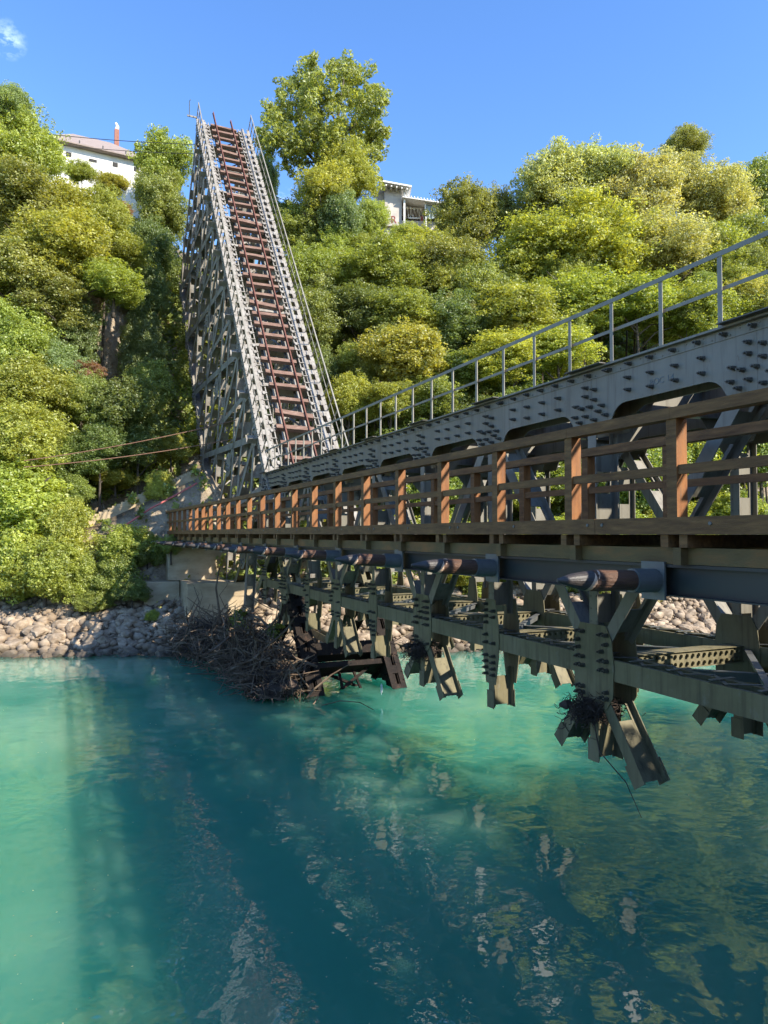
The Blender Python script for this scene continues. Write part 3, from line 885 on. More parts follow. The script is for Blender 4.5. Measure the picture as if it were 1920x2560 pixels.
for a in post_x + [W_B-.3]:
    for dx in (-.16, .08):
        c = LW(); c.box((a+dx, .03, ZD-.175-.13), (a+dx+.1, WW-.03, ZD-.178)); c.build('joist', M['wood_out'], walk)
    c = LW(); c.box((a-.05, .06, ZD-.48), (a+.05, WW-.06, ZD-.308)); c.build('bearer', M['wood_olive'], walk)
for y in (.16, .9, WW-.26):
    c = LW()
    for a, b in zip(post_x[:-1], post_x[1:]): c.box((a+.052, y, ZD-.478), (b-.052, y+.1, ZD-.31))
    c.build('timber_stringer', M['wood_olive'], walk)
for y in (.16, WW-.3):
    c = LW()
    c.box((W_A, y, ZD-.515), (W_B-1.2, y+.2, ZD-.483)); c.box((W_A, y+.09, ZD-.80), (W_B-1.2, y+.105, ZD-.515)); c.box((W_A, y, ZD-.815), (W_B-1.2, y+.2, ZD-.80))
    c.build('steel_beam', M['deep'], walk)
LOGZ = EYE - .49
log_x = [2.7, 5.75] + [8.8+3.08*k for k in range(0, 11)]
for i, x in enumerate(log_x):
    c = LW()
    c.box((x-.10, .34, ZD-.80), (x+.10, 2.3, ZD-.79)); c.box((x-.01, .34, ZD-.79), (x+.01, 2.3, ZD-.53)); c.box((x-.10, .34, ZD-.53), (x+.10, 2.3, ZD-.52))
    c.build('outrigger_beam', M['deep'], walk)
    c = LW()
    c.box((x-.16, .13, LOGZ-.20), (x+.16, .155, LOGZ+.20))
    hyp = .115; L = 1.27 + rng.uniform(-.06, .06); lift = rng.uniform(.035, .075)
    dirl = Vector((0, -1, lift/L)); p0 = Vector((x-.02, .128, LOGZ))
    c.tube([p0, p0+dirl*.31], .125, 20); sock = c.build('log_socket', M['galv'], walk)
    me_ = MB(flip=True, off=(-3.0, 0, 0)); n = 20
    prof = [(.0, .104), (.28, .104), (.5, .107), (.7, .108), (.80, .106)]
    me_.mi = 0
    me_.tube([p0+dirl*(.05+d) for d, r in prof], [r for d, r in prof], n, jit=.02)
    # the sharpened end: an axe-cut cone, its first band pale
    a0 = p0+dirl*(.851); tip = p0+dirl*L
    ax = [0, .14, .55, 1.0]
    rad = [.106, .101, .070, .016]
    rot = rng.uniform(-.5, .5)
    me_.mi = 1; me_.tube([a0, a0.lerp(tip, ax[1])], rad[:2], n, cap=False)
    me_.mi = 2; me_.tube([a0.lerp(tip, t) for t in ax[1:]], rad[1:], n)
    # tilt the pale band: shear its end rings
    lg = me_.build('pointed_log', [M['log'], M['log_pale'], M['log_tip']], walk)
    k0 = 5*n
    for vi in range(k0, len(lg.data.vertices)):
        v = lg.data.vertices[vi]
        ring = (vi-k0)//n
        if ring <= 2:
            v.co.y += (v.co.z-LOGZ)*.55 * (-1)
    lg.data.update()

# ------------------------------------------------------------------ plants
def quads_mesh(name, C, A, B, tint, mat):
    """leaf quads: centre C, half axes A and B (n x 3)"""
    n = len(C)
    V = np.empty((n, 4, 3)); V[:, 0] = C-A; V[:, 1] = C-B*.9+A*.1; V[:, 2] = C+A; V[:, 3] = C+B*.9+A*.1
    me = bpy.data.meshes.new(name)
    me.vertices.add(4*n); me.vertices.foreach_set('co', V.ravel())
    me.loops.add(4*n); me.loops.foreach_set('vertex_index', np.arange(4*n, dtype=np.int32))
    me.polygons.add(n); me.polygons.foreach_set('loop_start', np.arange(0, 4*n, 4, dtype=np.int32))
    me.polygons.foreach_set('loop_total', np.full(n, 4, dtype=np.int32))
    at_ = me.attributes.new('tint', 'FLOAT', 'POINT'); at_.data.foreach_set('value', np.repeat(tint, 4).astype(np.float32))
    me.materials.append(mat); me.update()
    return me
def unit(v): return v/np.maximum(np.linalg.norm(v, axis=-1, keepdims=True), 1e-9)
def leaves_on(tc, tr, per, size, r, up=.55, squash=.6, elong=1.5, outc=None):
    """leaves on clump centres tc with radii tr"""
    n = len(tc)*per
    base = np.repeat(tc, per, 0); rr = np.repeat(tr, per)[:, None]
    d = unit(r.normal(size=(n, 3)))
    rad = r.uniform(.45, 1.0, (n, 1))**.5
    off = d*rad*rr; off[:, 2] *= squash
    C = base+off
    out = unit(base - (outc if outc is not None else 0))
    nrm = unit(d*.5 + out*.3 + np.array([0, 0, up*.6]) + r.normal(size=(n, 3))*.75)
    A = unit(np.cross(nrm, r.normal(size=(n, 3)))); B = np.cross(nrm, A)
    s = size*r.uniform(.6, 1.25, (n, 1))
    return C, A*s*elong*.62, B*s*.55, n
def crown_mesh(name, seed, tufts, per, size, lobes=None, up=.55, fill=.35, tr=(.15, .27), squash=.62, mat=None, elong=1.5):
    r = np.random.default_rng(seed)
    if lobes is None:
        lobes = []
        nl = 13
        for i in range(nl):
            th = 2*math.pi*i/nl + r.uniform(-.4, .4); ph = r.uniform(-.9, 1.2)
            q = r.uniform(.4, .72)
            lobes.append((math.cos(th)*math.cos(ph)*q, math.sin(th)*math.cos(ph)*q, math.sin(ph)*q*1.1, r.uniform(.24, .44)))
        lobes.append((0, 0, .42, .5)); lobes.append((r.uniform(-.2, .2), r.uniform(-.2, .2), .1, .6))
    L = np.array(lobes)
    w = L[:, 3]**2; w /= w.sum()
    k = r.choice(len(L), tufts, p=w)
    d = unit(r.normal(size=(tufts, 3)))
    rad = np.where(r.random(tufts) < fill, r.uniform(.2, .8, tufts), r.uniform(.75, 1.08, tufts)); rad = np.where(r.random(tufts) < .20, r.uniform(1.02, 1.5, tufts), rad)
    tc = L[k, :3] + d*(rad*L[k, 3])[:, None]
    R_ = r.uniform(tr[0], tr[1], tufts)
    C, A, B, n = leaves_on(tc, R_, per, size, r, up, squash, elong)
    tt = np.repeat(r.uniform(.15, .85, tufts), per)*.6 + r.uniform(0, 1, n)*.4
    return quads_mesh(name, C, A, B, tt, mat or M['leaf'])

CR = {}
for i in range(4): CR['broad%d' % i] = crown_mesh('broadleaf_crown', 100+i, 1150, 55, .029, tr=(.09, .17), up=.4, squash=.8)
for i in range(3): CR['bush%d' % i] = crown_mesh('bushy_crown', 200+i, 760, 55, .037, fill=.25, tr=(.10, .19), squash=.9)
for i in range(2): CR['fine%d' % i] = crown_mesh('fine_leaved_crown', 300+i, 1200, 52, .0265, tr=(.08, .15), up=.3, squash=1.0, elong=1.9)
for i in range(2): CR['layer%d' % i] = crown_mesh('layered_crown', 400+i, 880, 56, .031, tr=(.11, .21), up=.8, squash=.5)

COL0 = dict(
    bright=(.250, .320, .060), yellow=(.340, .370, .065), mid=(.175, .245, .060), deep=(.110, .175, .052), pale=(.370, .410, .200),
    olive=(.240, .255, .068), blue=(.185, .265, .125), gold=(.350, .345, .085), dry=(.38, .25, .15), lime=(.310, .385, .068), ivy=(.125, .185, .080))

_m = (.27, .32, .075)
COL = {k: tuple((v[i]*.74+_m[i]*.26)*(1.32, 1.27, 1.2)[i] for i in range(3)) if k != 'dry' else v for k, v in COL0.items()}
def trunk_for(root, base, top, r0, limbs, rad, crown_c):
    """tapered trunk with limbs in the tree's local frame (base at the origin)"""
    c = MB(); b = Vector((0, 0, -.4)); t = top-base
    pts = []; n = 6
    bend = Vector((rng.uniform(-.4, .4), rng.uniform(-.4, .4), 0))*min(1, t.length*.12)
    for i in range(n+1):
        k = i/n; pts.append(b.lerp(t, k)+bend*math.sin(k*math.pi))
    c.tube(pts, [r0*(1-.6*i/n) for i in range(n+1)], 8)
    for i in range(limbs):
        k = rng.uniform(.5, .98); p = b.lerp(t, k)+bend*math.sin(k*math.pi)
        th = rng.uniform(0, 6.28); e = p+Vector((math.cos(th)*rad*.62, math.sin(th)*rad*.62, rad*rng.uniform(.2, .7)))
        m = p.lerp(e, .5)+Vector((0, 0, rad*.12))
        c.tube([p, m, e], [r0*.42, r0*.25, r0*.08], 5)
    return c.build('trunk', M['bark'], root, smooth=True)

def tree(px, py, rx, ry, Y, kind, col, name, label, cat='tree', trunk=True, seed=None, vary=.12, group=None, zrot=None):
    """px..ry in the photo enlarged to 1659 wide; Y metres ahead"""
    k = 1920/1659.0
    c = at(px*k, py*k, Y); rxm = rx*k*Y/F*1.22; rzm = ry*k*Y/F*1.14
    g = gz(c.x, c.y)
    bz = min(g, c.z-rzm*.6)
    if cat in ('shrub', 'ivy', 'vine'): bz = max(bz, c.z-rzm*1.15)
    base = Vector((c.x, c.y, bz))
    root = empty(name, base, None, label, cat, group)
    cr = bpy.data.objects.new('crown' if cat == 'tree' else 'foliage', CR[kind]); link(cr, root)
    cr.location = c-base; cr.scale = (rxm, rxm, rzm)
    cr.rotation_euler = (0, 0, rng.uniform(0, 6.28) if zrot is None else zrot)
    cc = COL[col]; f = 1+rng.uniform(-vary, vary); cr.color = (cc[0]*f*(1+rng.uniform(-.08, .08)), cc[1]*f, cc[2]*f, 1)
    if cat in ('plant', 'grass'): cr.location.z = g-bz+rzm*.5; return root
    trunk_for(root, base, c+Vector((0, 0, rzm*.25)), max(.06, rxm*.055), 7 if trunk else 4, rxm, c)
    return root

T = []
def t(*a, **k): T.append((a, k))
# ---- left bank, top down
t(22, 232, 44, 42, 47, 'fine0', 'blue', 'locust_tree', 'feathery blue-green treetop at the upper left corner of the bank')
t(25, 320, 90, 90, 48, 'fine1', 'bright', 'broadleaf_tree', 'yellow-green tree just below the feathery top at the left edge')
t(85, 345, 42, 48, 50, 'broad0', 'mid', 'broadleaf_tree', 'green tree on the ridge left of the white house')
t(135, 462, 78, 56, 47, 'fine0', 'yellow', 'broadleaf_tree', 'bright yellow-green tree under the left end of the white house')
t(222, 458, 48, 50, 48, 'fine1', 'yellow', 'broadleaf_tree', 'yellow-green tree right under the white wall of the hilltop house')
t(50, 450, 95, 80, 45, 'layer0', 'olive', 'broadleaf_tree', 'dark olive layered tree at the left edge below the ridge')
t(140, 545, 105, 80, 44, 'fine0', 'yellow', 'broadleaf_tree', 'broad yellow-green crown halfway up the left cliff')
t(30, 590, 95, 85, 43, 'layer1', 'olive', 'broadleaf_tree', 'brownish olive tree at the left edge halfway up the cliff')
t(110, 665, 80, 65, 43.5, 'layer0', 'olive', 'broadleaf_tree', 'olive spreading tree left of the bare rock face')
t(35, 745, 80, 80, 42, 'broad1', 'bright', 'broadleaf_tree', 'mid-height bright green tree on the left edge beside dark ivy')
t(55, 850, 90, 75, 41, 'broad2', 'bright', 'broadleaf_tree', 'rounded bright tree on the left edge above the orange cables')
t(125, 800, 60, 60, 43, 'broad3', 'blue', 'broadleaf_tree', 'blue-green tree at lower left of the bare rock')
t(40, 950, 95, 85, 39.5, 'fine1', 'lime', 'broadleaf_tree', 'light green tree behind the left ends of the orange cables')
t(110, 1000, 60, 60, 41, 'broad0', 'mid', 'broadleaf_tree', 'mid-green tree between the cables and the lowest bright bushes')
t(55, 1090, 100, 80, 38.5, 'bush0', 'lime', 'bush', 'large light green bush at the left edge above the stony shore', 'bush')
t(122, 1175, 66, 84, 37.5, 'fine0', 'lime', 'bush', 'tall light green bush nearest the foot of the concrete steps', 'bush')
t(25, 1215, 75, 90, 37, 'bush1', 'lime', 'bush', 'light green bush low on the left edge at the stony shore', 'bush')
t(100, 1235, 75, 70, 36.3, 'bush2', 'lime', 'bush', 'yellow-green bush growing right down to the pale stones', 'bush')
t(165, 1255, 42, 55, 36.6, 'bush0', 'bright', 'bush', 'small bright bush at the right end of the light green thicket', 'bush')
t(243, 402, 36, 22, 54, 'fine0', 'yellow', 'broadleaf_tree', 'small yellow-green tree screening the lower wall of the white hilltop house')
t(175, 372, 30, 22, 55, 'fine1', 'bright', 'broadleaf_tree', 'small green tree at the left corner of the white hilltop house')
t(370, 1178, 22, 20, 37.2, 'bush1', 'mid', 'shrub', 'green shrub spilling over the left side of the concrete footing', 'shrub')
t(205, 1300, 34, 22, 36.0, 'bush2', 'mid', 'shrub', 'low shrub hanging over the dark stones under the thicket', 'shrub')
t(285, 1275, 32, 24, 36.2, 'bush0', 'deep', 'shrub', 'dark leafy shrub creeping down onto the stones left of the pier', 'shrub')
# ---- between cliff and the fallen span
t(352, 356, 54, 62, 60, 'bush1', 'bright', 'round_tree', 'round dense bright green tree on the skyline left of the leaning span')
t(343, 445, 56, 68, 59, 'broad1', 'mid', 'broadleaf_tree', 'green tree under the round skyline tree, left of the leaning span')
t(328, 545, 48, 64, 56, 'broad2', 'deep', 'broadleaf_tree', 'dark tree hugging the upper left side of the leaning span')
t(245, 540, 58, 42, 49, 'layer1', 'bright', 'shrub', 'pale sunlit shrub on the cliff shoulder above the overhang', 'shrub')
t(262, 458, 22, 18, 54, 'layer0', 'dry', 'shrub', 'reddish brown dried shrub below the white house wall', 'shrub')
t(245, 615, 66, 45, 44.5, 'bush2', 'bright', 'shrub', 'green shrub overhanging the bare rock face', 'shrub')
t(180, 640, 36, 60, 45, 'fine0', 'dry', 'vine', 'tangle of dry brown vines left of the rock overhang', 'vine')
t(165, 720, 50, 70, 44.6, 'layer1', 'ivy', 'ivy', 'dark ivy curtain left of the bare rock face', 'ivy')
t(320, 650, 42, 70, 52, 'broad3', 'deep', 'broadleaf_tree', 'dark green tree right of the bare rock face')
t(308, 760, 42, 64, 49, 'bush0', 'ivy', 'ivy', 'blue-green ivy clump at the lower right of the bare rock', 'ivy')
t(330, 840, 40, 58, 47, 'broad0', 'mid', 'broadleaf_tree', 'green tree behind the middle of the leaning span, left side')
t(195, 870, 52, 60, 43, 'broad2', 'mid', 'broadleaf_tree', 'green tree below the bare rock, at its left')
t(185, 815, 34, 30, 43.4, 'layer0', 'dry', 'shrub', 'small brown shrub on the ledge under the bare rock', 'shrub')
t(275, 885, 70, 62, 43, 'bush1', 'deep', 'shrub', 'dark shrub below the bare rock above the orange cables', 'shrub')
t(215, 970, 56, 52, 41.5, 'broad3', 'deep', 'broadleaf_tree', 'dark green tree crossed by both orange cables')
t(300, 955, 58, 44, 43.5, 'broad1', 'deep', 'broadleaf_tree', 'dark tree above the middle of the concrete steps')
t(160, 1062, 34, 32, 40.5, 'bush2', 'mid', 'shrub', 'green shrub at the lower end of the concrete steps', 'shrub')
t(370, 965, 34, 34, 45, 'bush0', 'yellow', 'shrub', 'yellow-green shrub at the top of the concrete steps', 'shrub')
t(250, 1035, 45, 20, 43.0, 'bush1', 'yellow', 'shrub', 'low sunny shrub along the uphill side of the steps', 'shrub')
t(270, 1180, 58, 42, 38, 'bush2', 'bright', 'shrub', 'leafy green shrub below the walkway end, upper one', 'shrub')
t(250, 1245, 50, 48, 37, 'bush0', 'mid', 'shrub', 'shaded green shrub at the head of the dark boulders', 'shrub')
t(320, 1195, 38, 34, 38.3, 'bush1', 'mid', 'shrub', 'small green shrub beside the concrete pier', 'shrub')
t(330, 1262, 14, 13, 35.6, 'bush2', 'lime', 'weed', 'tiny bright weed among the boulders by the pier', 'plant')
t(240, 1140, 34, 13, 40, 'bush0', 'bright', 'shrub', 'low shrub on the slope under the steps', 'shrub')
t(345, 1085, 30, 34, 40.4, 'fine1', 'yellow', 'grass_tuft', 'yellow grassy tuft on the stony slope under the red pipe', 'grass')
# ---- behind the fallen span
t(440, 640, 70, 90, 60, 'broad2', 'mid', 'broadleaf_tree', 'green tree seen through the upper lattice of the leaning span')
t(450, 790, 80, 90, 55, 'broad3', 'mid', 'broadleaf_tree', 'green tree seen through the middle lattice of the leaning span')
t(500, 930, 80, 70, 50, 'bush0', 'bright', 'broadleaf_tree', 'bright tree seen through the lower lattice of the leaning span')
t(430, 1000, 45, 45, 53, 'bush1', 'yellow', 'shrub', 'yellow shrub behind the foot of the leaning span', 'shrub')
t(572, 400, 28, 66, 63, 'broad0', 'deep', 'dark_tree', 'narrow dark tree just right of the top of the leaning span')
t(605, 490, 52, 48, 60, 'broad1', 'deep', 'broadleaf_tree', 'dark tree at the right side of the leaning span below the sky gap')
# ---- right of the fallen span
t(705, 430, 70, 66, 56, 'fine0', 'yellow', 'broadleaf_tree', 'yellow-tinged tree in front of the tall tree stem')
t(745, 372, 58, 62, 57, 'fine1', 'yellow', 'broadleaf_tree', 'yellowish tree right of the tall tree stem')
t(745, 480, 44, 62, 55, 'bush2', 'ivy', 'ivy_clad_stem', 'dark ivy-clad stem left of the grey hilltop house')
t(655, 505, 62, 55, 57, 'broad3', 'mid', 'broadleaf_tree', 'shaded tree under the yellow-tinged tree')
t(805, 480, 36, 44, 56, 'fine0', 'bright', 'broadleaf_tree', 'bright small tree touching the left wall of the grey house')
t(655, 600, 62, 62, 52, 'broad0', 'bright', 'broadleaf_tree', 'bright green tree beside the middle right of the leaning span')
t(740, 590, 60, 46, 53, 'layer0', 'bright', 'broadleaf_tree', 'spreading tree below the ivy-clad stem')
t(690, 700, 62, 70, 49, 'layer1', 'mid', 'broadleaf_tree', 'layered green tree right of the leaning span at mid-height')
t(690, 815, 46, 62, 47, 'broad2', 'deep', 'broadleaf_tree', 'dark tree right of the leaning span above the railing')
t(640, 690, 40, 60, 51, 'broad1', 'deep', 'broadleaf_tree', 'dark slim tree tucked behind the right railing of the leaning span')
t(835, 590, 80, 62, 52, 'broad3', 'bright', 'broadleaf_tree', 'green tree under the grey hilltop house')
t(905, 545, 62, 48, 55, 'fine1', 'yellow', 'broadleaf_tree', 'yellow-green tree right below the hilltop house terrace')
t(870, 535, 40, 26, 56, 'fine0', 'yellow', 'shrub', 'small yellow shrub hiding the foot of the hilltop house', 'shrub')
t(780, 680, 70, 55, 49, 'broad1', 'deep', 'broadleaf_tree', 'dark tree in the hollow between the leaning span and the light bush')
t(870, 690, 75, 50, 48, 'layer0', 'mid', 'broadleaf_tree', 'shaded spreading tree above the light bush')
t(885, 775, 82, 68, 45, 'bush1', 'yellow', 'bush', 'large light yellow-green bush in the middle of the slope', 'bush')
t(800, 800, 46, 50, 46, 'fine0', 'mid', 'broadleaf_tree', 'grey-green small tree left of the light bush')
t(760, 865, 52, 52, 44, 'bush2', 'yellow', 'bush', 'pointed light bush behind the railing nearest the leaning span', 'bush')
t(845, 865, 60, 40, 43.5, 'fine1', 'bright', 'bush', 'bright bush behind the railing, left of the larger trees', 'bush')
t(1015, 480, 72, 70, 58, 'fine0', 'olive', 'broadleaf_tree', 'dome-shaped olive tree right of the hilltop house')
t(975, 590, 75, 70, 54, 'broad0', 'olive', 'broadleaf_tree', 'olive tree below the dome-shaped one')
t(1075, 470, 50, 60, 60, 'fine1', 'olive', 'broadleaf_tree', 'olive treetop between the dome and the pale trees')
t(975, 710, 72, 66, 49, 'broad1', 'deep', 'broadleaf_tree', 'deep green tree in the dark hollow right of the light bush')
t(1055, 640, 70, 75, 52, 'broad2', 'mid', 'broadleaf_tree', 'green tree left of the big pale trees')
t(985, 810, 60, 46, 46, 'bush0', 'mid', 'shrub', 'shaded shrub behind the steel railing near the light bush', 'shrub')
t(1195, 430, 92, 88, 58, 'broad3', 'pale', 'pale_tree', 'pale green tree on the skyline, left shoulder of the right-hand wood')
t(1290, 400, 80, 74, 59, 'broad0', 'pale', 'pale_tree', 'pale green skyline tree at the middle of the right-hand wood')
t(1385, 425, 88, 84, 58, 'broad1', 'pale', 'pale_tree', 'pale green tree on the skyline left of the taller tip')
t(1478, 318, 42, 40, 62, 'broad2', 'olive', 'broadleaf_tree', 'small dark-tipped treetop rising highest on the right skyline')
t(1462, 400, 74, 60, 61, 'broad3', 'pale', 'pale_tree', 'pale tree directly under the highest tip on the right skyline')
t(1545, 440, 72, 70, 60, 'broad2', 'pale', 'pale_tree', 'greyish pale tree right of the highest tip')
t(1642, 425, 60, 72, 61, 'broad0', 'mid', 'broadleaf_tree', 'green treetop at the right edge of the skyline')
t(1150, 560, 95, 78, 54, 'layer0', 'lime', 'broadleaf_tree', 'spreading yellow-green tree in the middle of the right-hand wood, left one')
t(1285, 530, 110, 88, 54, 'broad1', 'lime', 'broadleaf_tree', 'largest yellow-green tree in the centre of the right-hand wood')
t(1420, 550, 95, 80, 54, 'broad2', 'pale', 'broadleaf_tree', 'pale yellowish tree above the tallest railing posts')
t(1535, 570, 80, 78, 55, 'broad3', 'bright', 'broadleaf_tree', 'green tree behind the tallest railing post')
t(1630, 560, 78, 80, 56, 'broad1', 'mid', 'broadleaf_tree', 'darker tree at the right edge behind the railing top')
t(1120, 690, 92, 68, 49, 'layer1', 'bright', 'broadleaf_tree', 'layered green tree behind the middle of the steel railing')
t(1240, 660, 95, 66, 50, 'layer0', 'lime', 'broadleaf_tree', 'layered bright tree behind the railing under the largest crown')
t(1370, 660, 92, 62, 50, 'layer1', 'bright', 'broadleaf_tree', 'layered tree between the second and third tall railing posts')
t(1500, 690, 90, 66, 51, 'broad0', 'bright', 'broadleaf_tree', 'green tree just above the girder at the right')
t(1620, 690, 80, 70, 52, 'broad2', 'mid', 'broadleaf_tree', 'shaded tree at the right edge just above the girder')
t(1080, 780, 80, 52, 45, 'layer0', 'lime', 'bush', 'bright low tree behind the railing in the middle of the span', 'bush')
t(1200, 760, 80, 55, 46, 'layer1', 'lime', 'bush', 'bright low tree behind the railing right of the middle', 'bush')
t(930, 860, 60, 40, 44, 'bush1', 'mid', 'shrub', 'green shrub behind the far part of the steel railing', 'shrub')
# ---- seen through and under the level bridge
for i, (px, py, rx, ry, Y, kd, cl) in enumerate([
    (900, 960, 80, 50, 45, 'broad0', 'mid'), (1020, 930, 80, 60, 45, 'broad1', 'deep'), (1150, 900, 90, 70, 46, 'broad2', 'mid'), (1290, 880, 90, 80, 47, 'broad3', 'mid'),
    (1430, 860, 90, 80, 48, 'layer0', 'mid'), (1560, 850, 90, 80, 50, 'broad1', 'deep'), (1640, 980, 80, 90, 48, 'layer1', 'mid'), (1500, 1000, 90, 80, 46, 'bush0', 'bright'),
    (1370, 1030, 90, 80, 44, 'bush1', 'mid'), (1230, 1020, 90, 70, 44, 'bush2', 'bright'), (1090, 1040, 80, 70, 43, 'bush0', 'bright'), (950, 1060, 80, 60, 43, 'bush1', 'mid'),
    (810, 1040, 80, 60, 44, 'bush2', 'bright'), (700, 1020, 70, 60, 45, 'broad3', 'mid')]):
    t(px, py, rx, ry, Y, kd, cl, 'broadleaf_tree', 'green tree of the low wood seen through the trusses of the level bridge', group='low wood behind the level bridge')
for i, (px, py, rx, ry, Y, kd, cl) in enumerate([
    (1590, 1130, 90, 60, 45, 'bush0', 'lime'), (1450, 1150, 80, 60, 44, 'bush1', 'lime'), (1320, 1160, 80, 55, 42.5, 'bush2', 'bright'), (1190, 1170, 70, 50, 42, 'bush0', 'lime'),
    (1070, 1180, 70, 50, 41, 'bush1', 'yellow'), (950, 1170, 70, 50, 41, 'bush2', 'lime'), (840, 1160, 70, 50, 41, 'bush0', 'bright'), (740, 1150, 60, 50, 41, 'bush1', 'yellow'),
    (1300, 1225, 60, 36, 40.5, 'bush2', 'lime'), (1140, 1235, 50, 30, 39.6, 'bush0', 'lime'), (1000, 1240, 50, 26, 39, 'bush1', 'lime'), (1640, 1225, 60, 40, 44, 'bush0', 'bright')]):
    t(px, py, rx, ry, Y, kd, cl, 'bush', 'sunlit bush at the top of the stony shore behind the level bridge', 'bush', group='bushes along the far shore behind the level bridge')
rf = random.Random(31)
for i in range(46):
    px_ = rf.uniform(630, 1659); top = 560-90*math.sin((px_-630)/1030*math.pi)*1.0
    py_ = rf.uniform(top, 830-(px_-630)*.17); Yd = 60-(py_-440)/400*15
    r0_ = rf.uniform(26, 48)
    t(px_, py_, r0_, r0_*rf.uniform(.8, 1.2), Yd-1.5, rf.choice(['fine0', 'fine1', 'broad0', 'broad2', 'bush1', 'layer0']), rf.choice(['lime', 'bright', 'mid', 'bright', 'pale', 'yellow']),
      'small_tree', 'small bushy tree filling a gap between larger crowns on the right-hand hillside', group='small trees filling the right-hand hillside')
for a, k in T: tree(*a, **k)

# trees on the camera's own bank, out of the frame, whose shade falls on the river
for i, (x, y, r_, h) in enumerate([(15, 4.5, 4.2, 9.5), (20, 6, 4.6, 12), (24, 10, 4.5, 13), (12, -2, 3.5, 7.5)]):
    g = gz(x, y); root = empty('broadleaf_tree', (x, y, g), None, 'leafy tree on the near bank outside the picture', 'tree', 'near bank trees outside the picture')
    cr = link(bpy.data.objects.new('crown', CR['broad%d' % (i % 4)]), root); cr.location = (0, 0, h-g-r_*.6); cr.scale = (r_, r_, r_*.9); cr.color = (*COL['mid'], 1)
    trunk_for(root, Vector((x, y, g)), Vector((x, y, h-r_*.5)), .22, 6, r_, None)

# the tall airy tree on the skyline
def tall_tree():
    Y = 58; k = 1920/1659.0; c0 = at(700*k, 480*k, Y); base = Vector((c0.x, Y, gz(c0.x, Y)))
    root = empty('tall_tree', base, None, 'tall airy tree with forked dark branches rising above everything right of the leaning span', 'tree')
    P = lambda px, py, dy=0: at(px*k, py*k, Y+dy)-base
    m = k*Y/F
    lobes = [(605, 300, 48, -1), (640, 215, 52, 1), (600, 250, 36, 0), (665, 165, 34, 1), (700, 205, 52, -1), (760, 190, 58, 1), (735, 150, 30, 0), (800, 235, 44, -1), (770, 290, 58, 1),
             (815, 290, 30, 0), (700, 290, 55, -1), (650, 290, 48, 1), (640, 350, 32, 0), (720, 350, 48, 0), (790, 345, 38, 0), (575, 300, 26, 0), (812, 200, 24, 1), (674, 135, 16, 0), (808, 395, 22, 0)]
    L = [(*P(px, py, dy*1.8), r*m*.84) for px, py, r, dy in lobes]
    cm = crown_mesh('tall_tree_crown', 555, 1000, 44, .13, lobes=L, fill=.40, tr=(.22, .6), up=.2, squash=.8, elong=1.9)
    cr = link(bpy.data.objects.new('crown', cm), root); cr.color = (.30, .36, .09, 1)
    c = MB()
    def br(pts, r0, r1):
        q = [P(*p) for p in pts]; n = len(q)
        c.tube(q, [r0+(r1-r0)*i/(n-1) for i in range(n)], 7)
    c.tube([Vector((0, 0, -.5)), P(715, 470), P(700, 400)], [.42, .34, .30], 8)
    br([(700, 400), (685, 355), (680, 310), (672, 240), (668, 170)], .26, .05)
    br([(684, 352), (668, 335), (640, 300), (610, 270)], .16, .04)
    br([(700, 400), (715, 340), (725, 290), (735, 220), (745, 160)], .24, .04)
    br([(722, 310), (750, 285), (785, 250), (810, 220)], .14, .03)
    br([(712, 345), (745, 335), (790, 300)], .11, .03)
    br([(680, 310), (650, 260), (630, 215)], .11, .03); br([(728, 270), (705, 220), (700, 180)], .10, .03)
    br([(686, 350), (655, 352), (625, 345)], .10, .03)
    c.build('trunk', M['bark'], root, smooth=True)
tall_tree()

# undergrowth, ivy and grass over the banks
def undergrowth(name, n, cond, size, seed, lift, col, mound=.5):
    r = np.random.default_rng(seed)
    x = r.uniform(-32, 34, n*2); d = r.uniform(0, 1, n*2)**1.15*30 + 1.2
    y = np.interp(x, SHX, SHY)+d
    e0 = .3; sl = np.sqrt(1+((ground(x, y+e0)-ground(x, y-e0))/(2*e0))**2)
    keep = cond(x, y, d) & (r.random(n*2) < sl/2.2); x, y, d = x[keep][:n], y[keep][:n], d[keep][:n]; n = len(x)
    z = ground(x, y); e = .25
    gx = (ground(x+e, y)-ground(x-e, y))/(2*e); gy = (ground(x, y+e)-ground(x, y-e))/(2*e)
    nm = unit(np.stack([-gx, -gy, np.ones(n)], -1))
    hgt = np.clip(wob(x, y+z*.8, .9, seed*.7)*.5+.4, 0, 1.4)*mound
    C = np.stack([x, y, z], -1)+nm*(lift+hgt*r.uniform(.3, 1, n))[:, None]
    q = unit(nm*.5+np.array([.1, -.2, .6])+r.normal(size=(n, 3))*.6)
    A = unit(np.cross(q, r.normal(size=(n, 3)))); B = np.cross(q, A)
    s = size*r.uniform(.5, 1.3, (n, 1))
    tint = np.clip(.5+.3*wob(x, y+z, .6, seed*1.3)+r.uniform(-.3, .3, n), 0, 1)
    ob = link(bpy.data.objects.new(name, quads_mesh(name, C, A*s, B*s*.6, tint, M['leaf']))); ob.color = (*col, 1)
    return tag(ob, kind='stuff')
def rocky(x, y, z):                       # where bare rock or stones show
    k = np.zeros_like(x, bool)
    px = 960+F*x/y; py = 1280-F*((z-EYE)/y-.0309)
    k |= ((px-290)/62)**2+((py-860)/92)**2 < 1
    ln = py-(1296-(px-225)*.451)
    k |= (px > 215) & (px < 520) & (ln > -35) & (ln < 130) & (np.sin(x*5.3)*np.cos(z*4.1+y) < .25)
    return k
def c_ivy(x, y, d):
    z = ground(x, y); return (d > 4.6+.8*np.sin(x*.9)) & ~rocky(x, y, z) & ~((x > -17.5) & (x < -8.5) & (d > 5) & (d < 10.5) & (np.sin(x*3.1+y*2.3) > -.55))
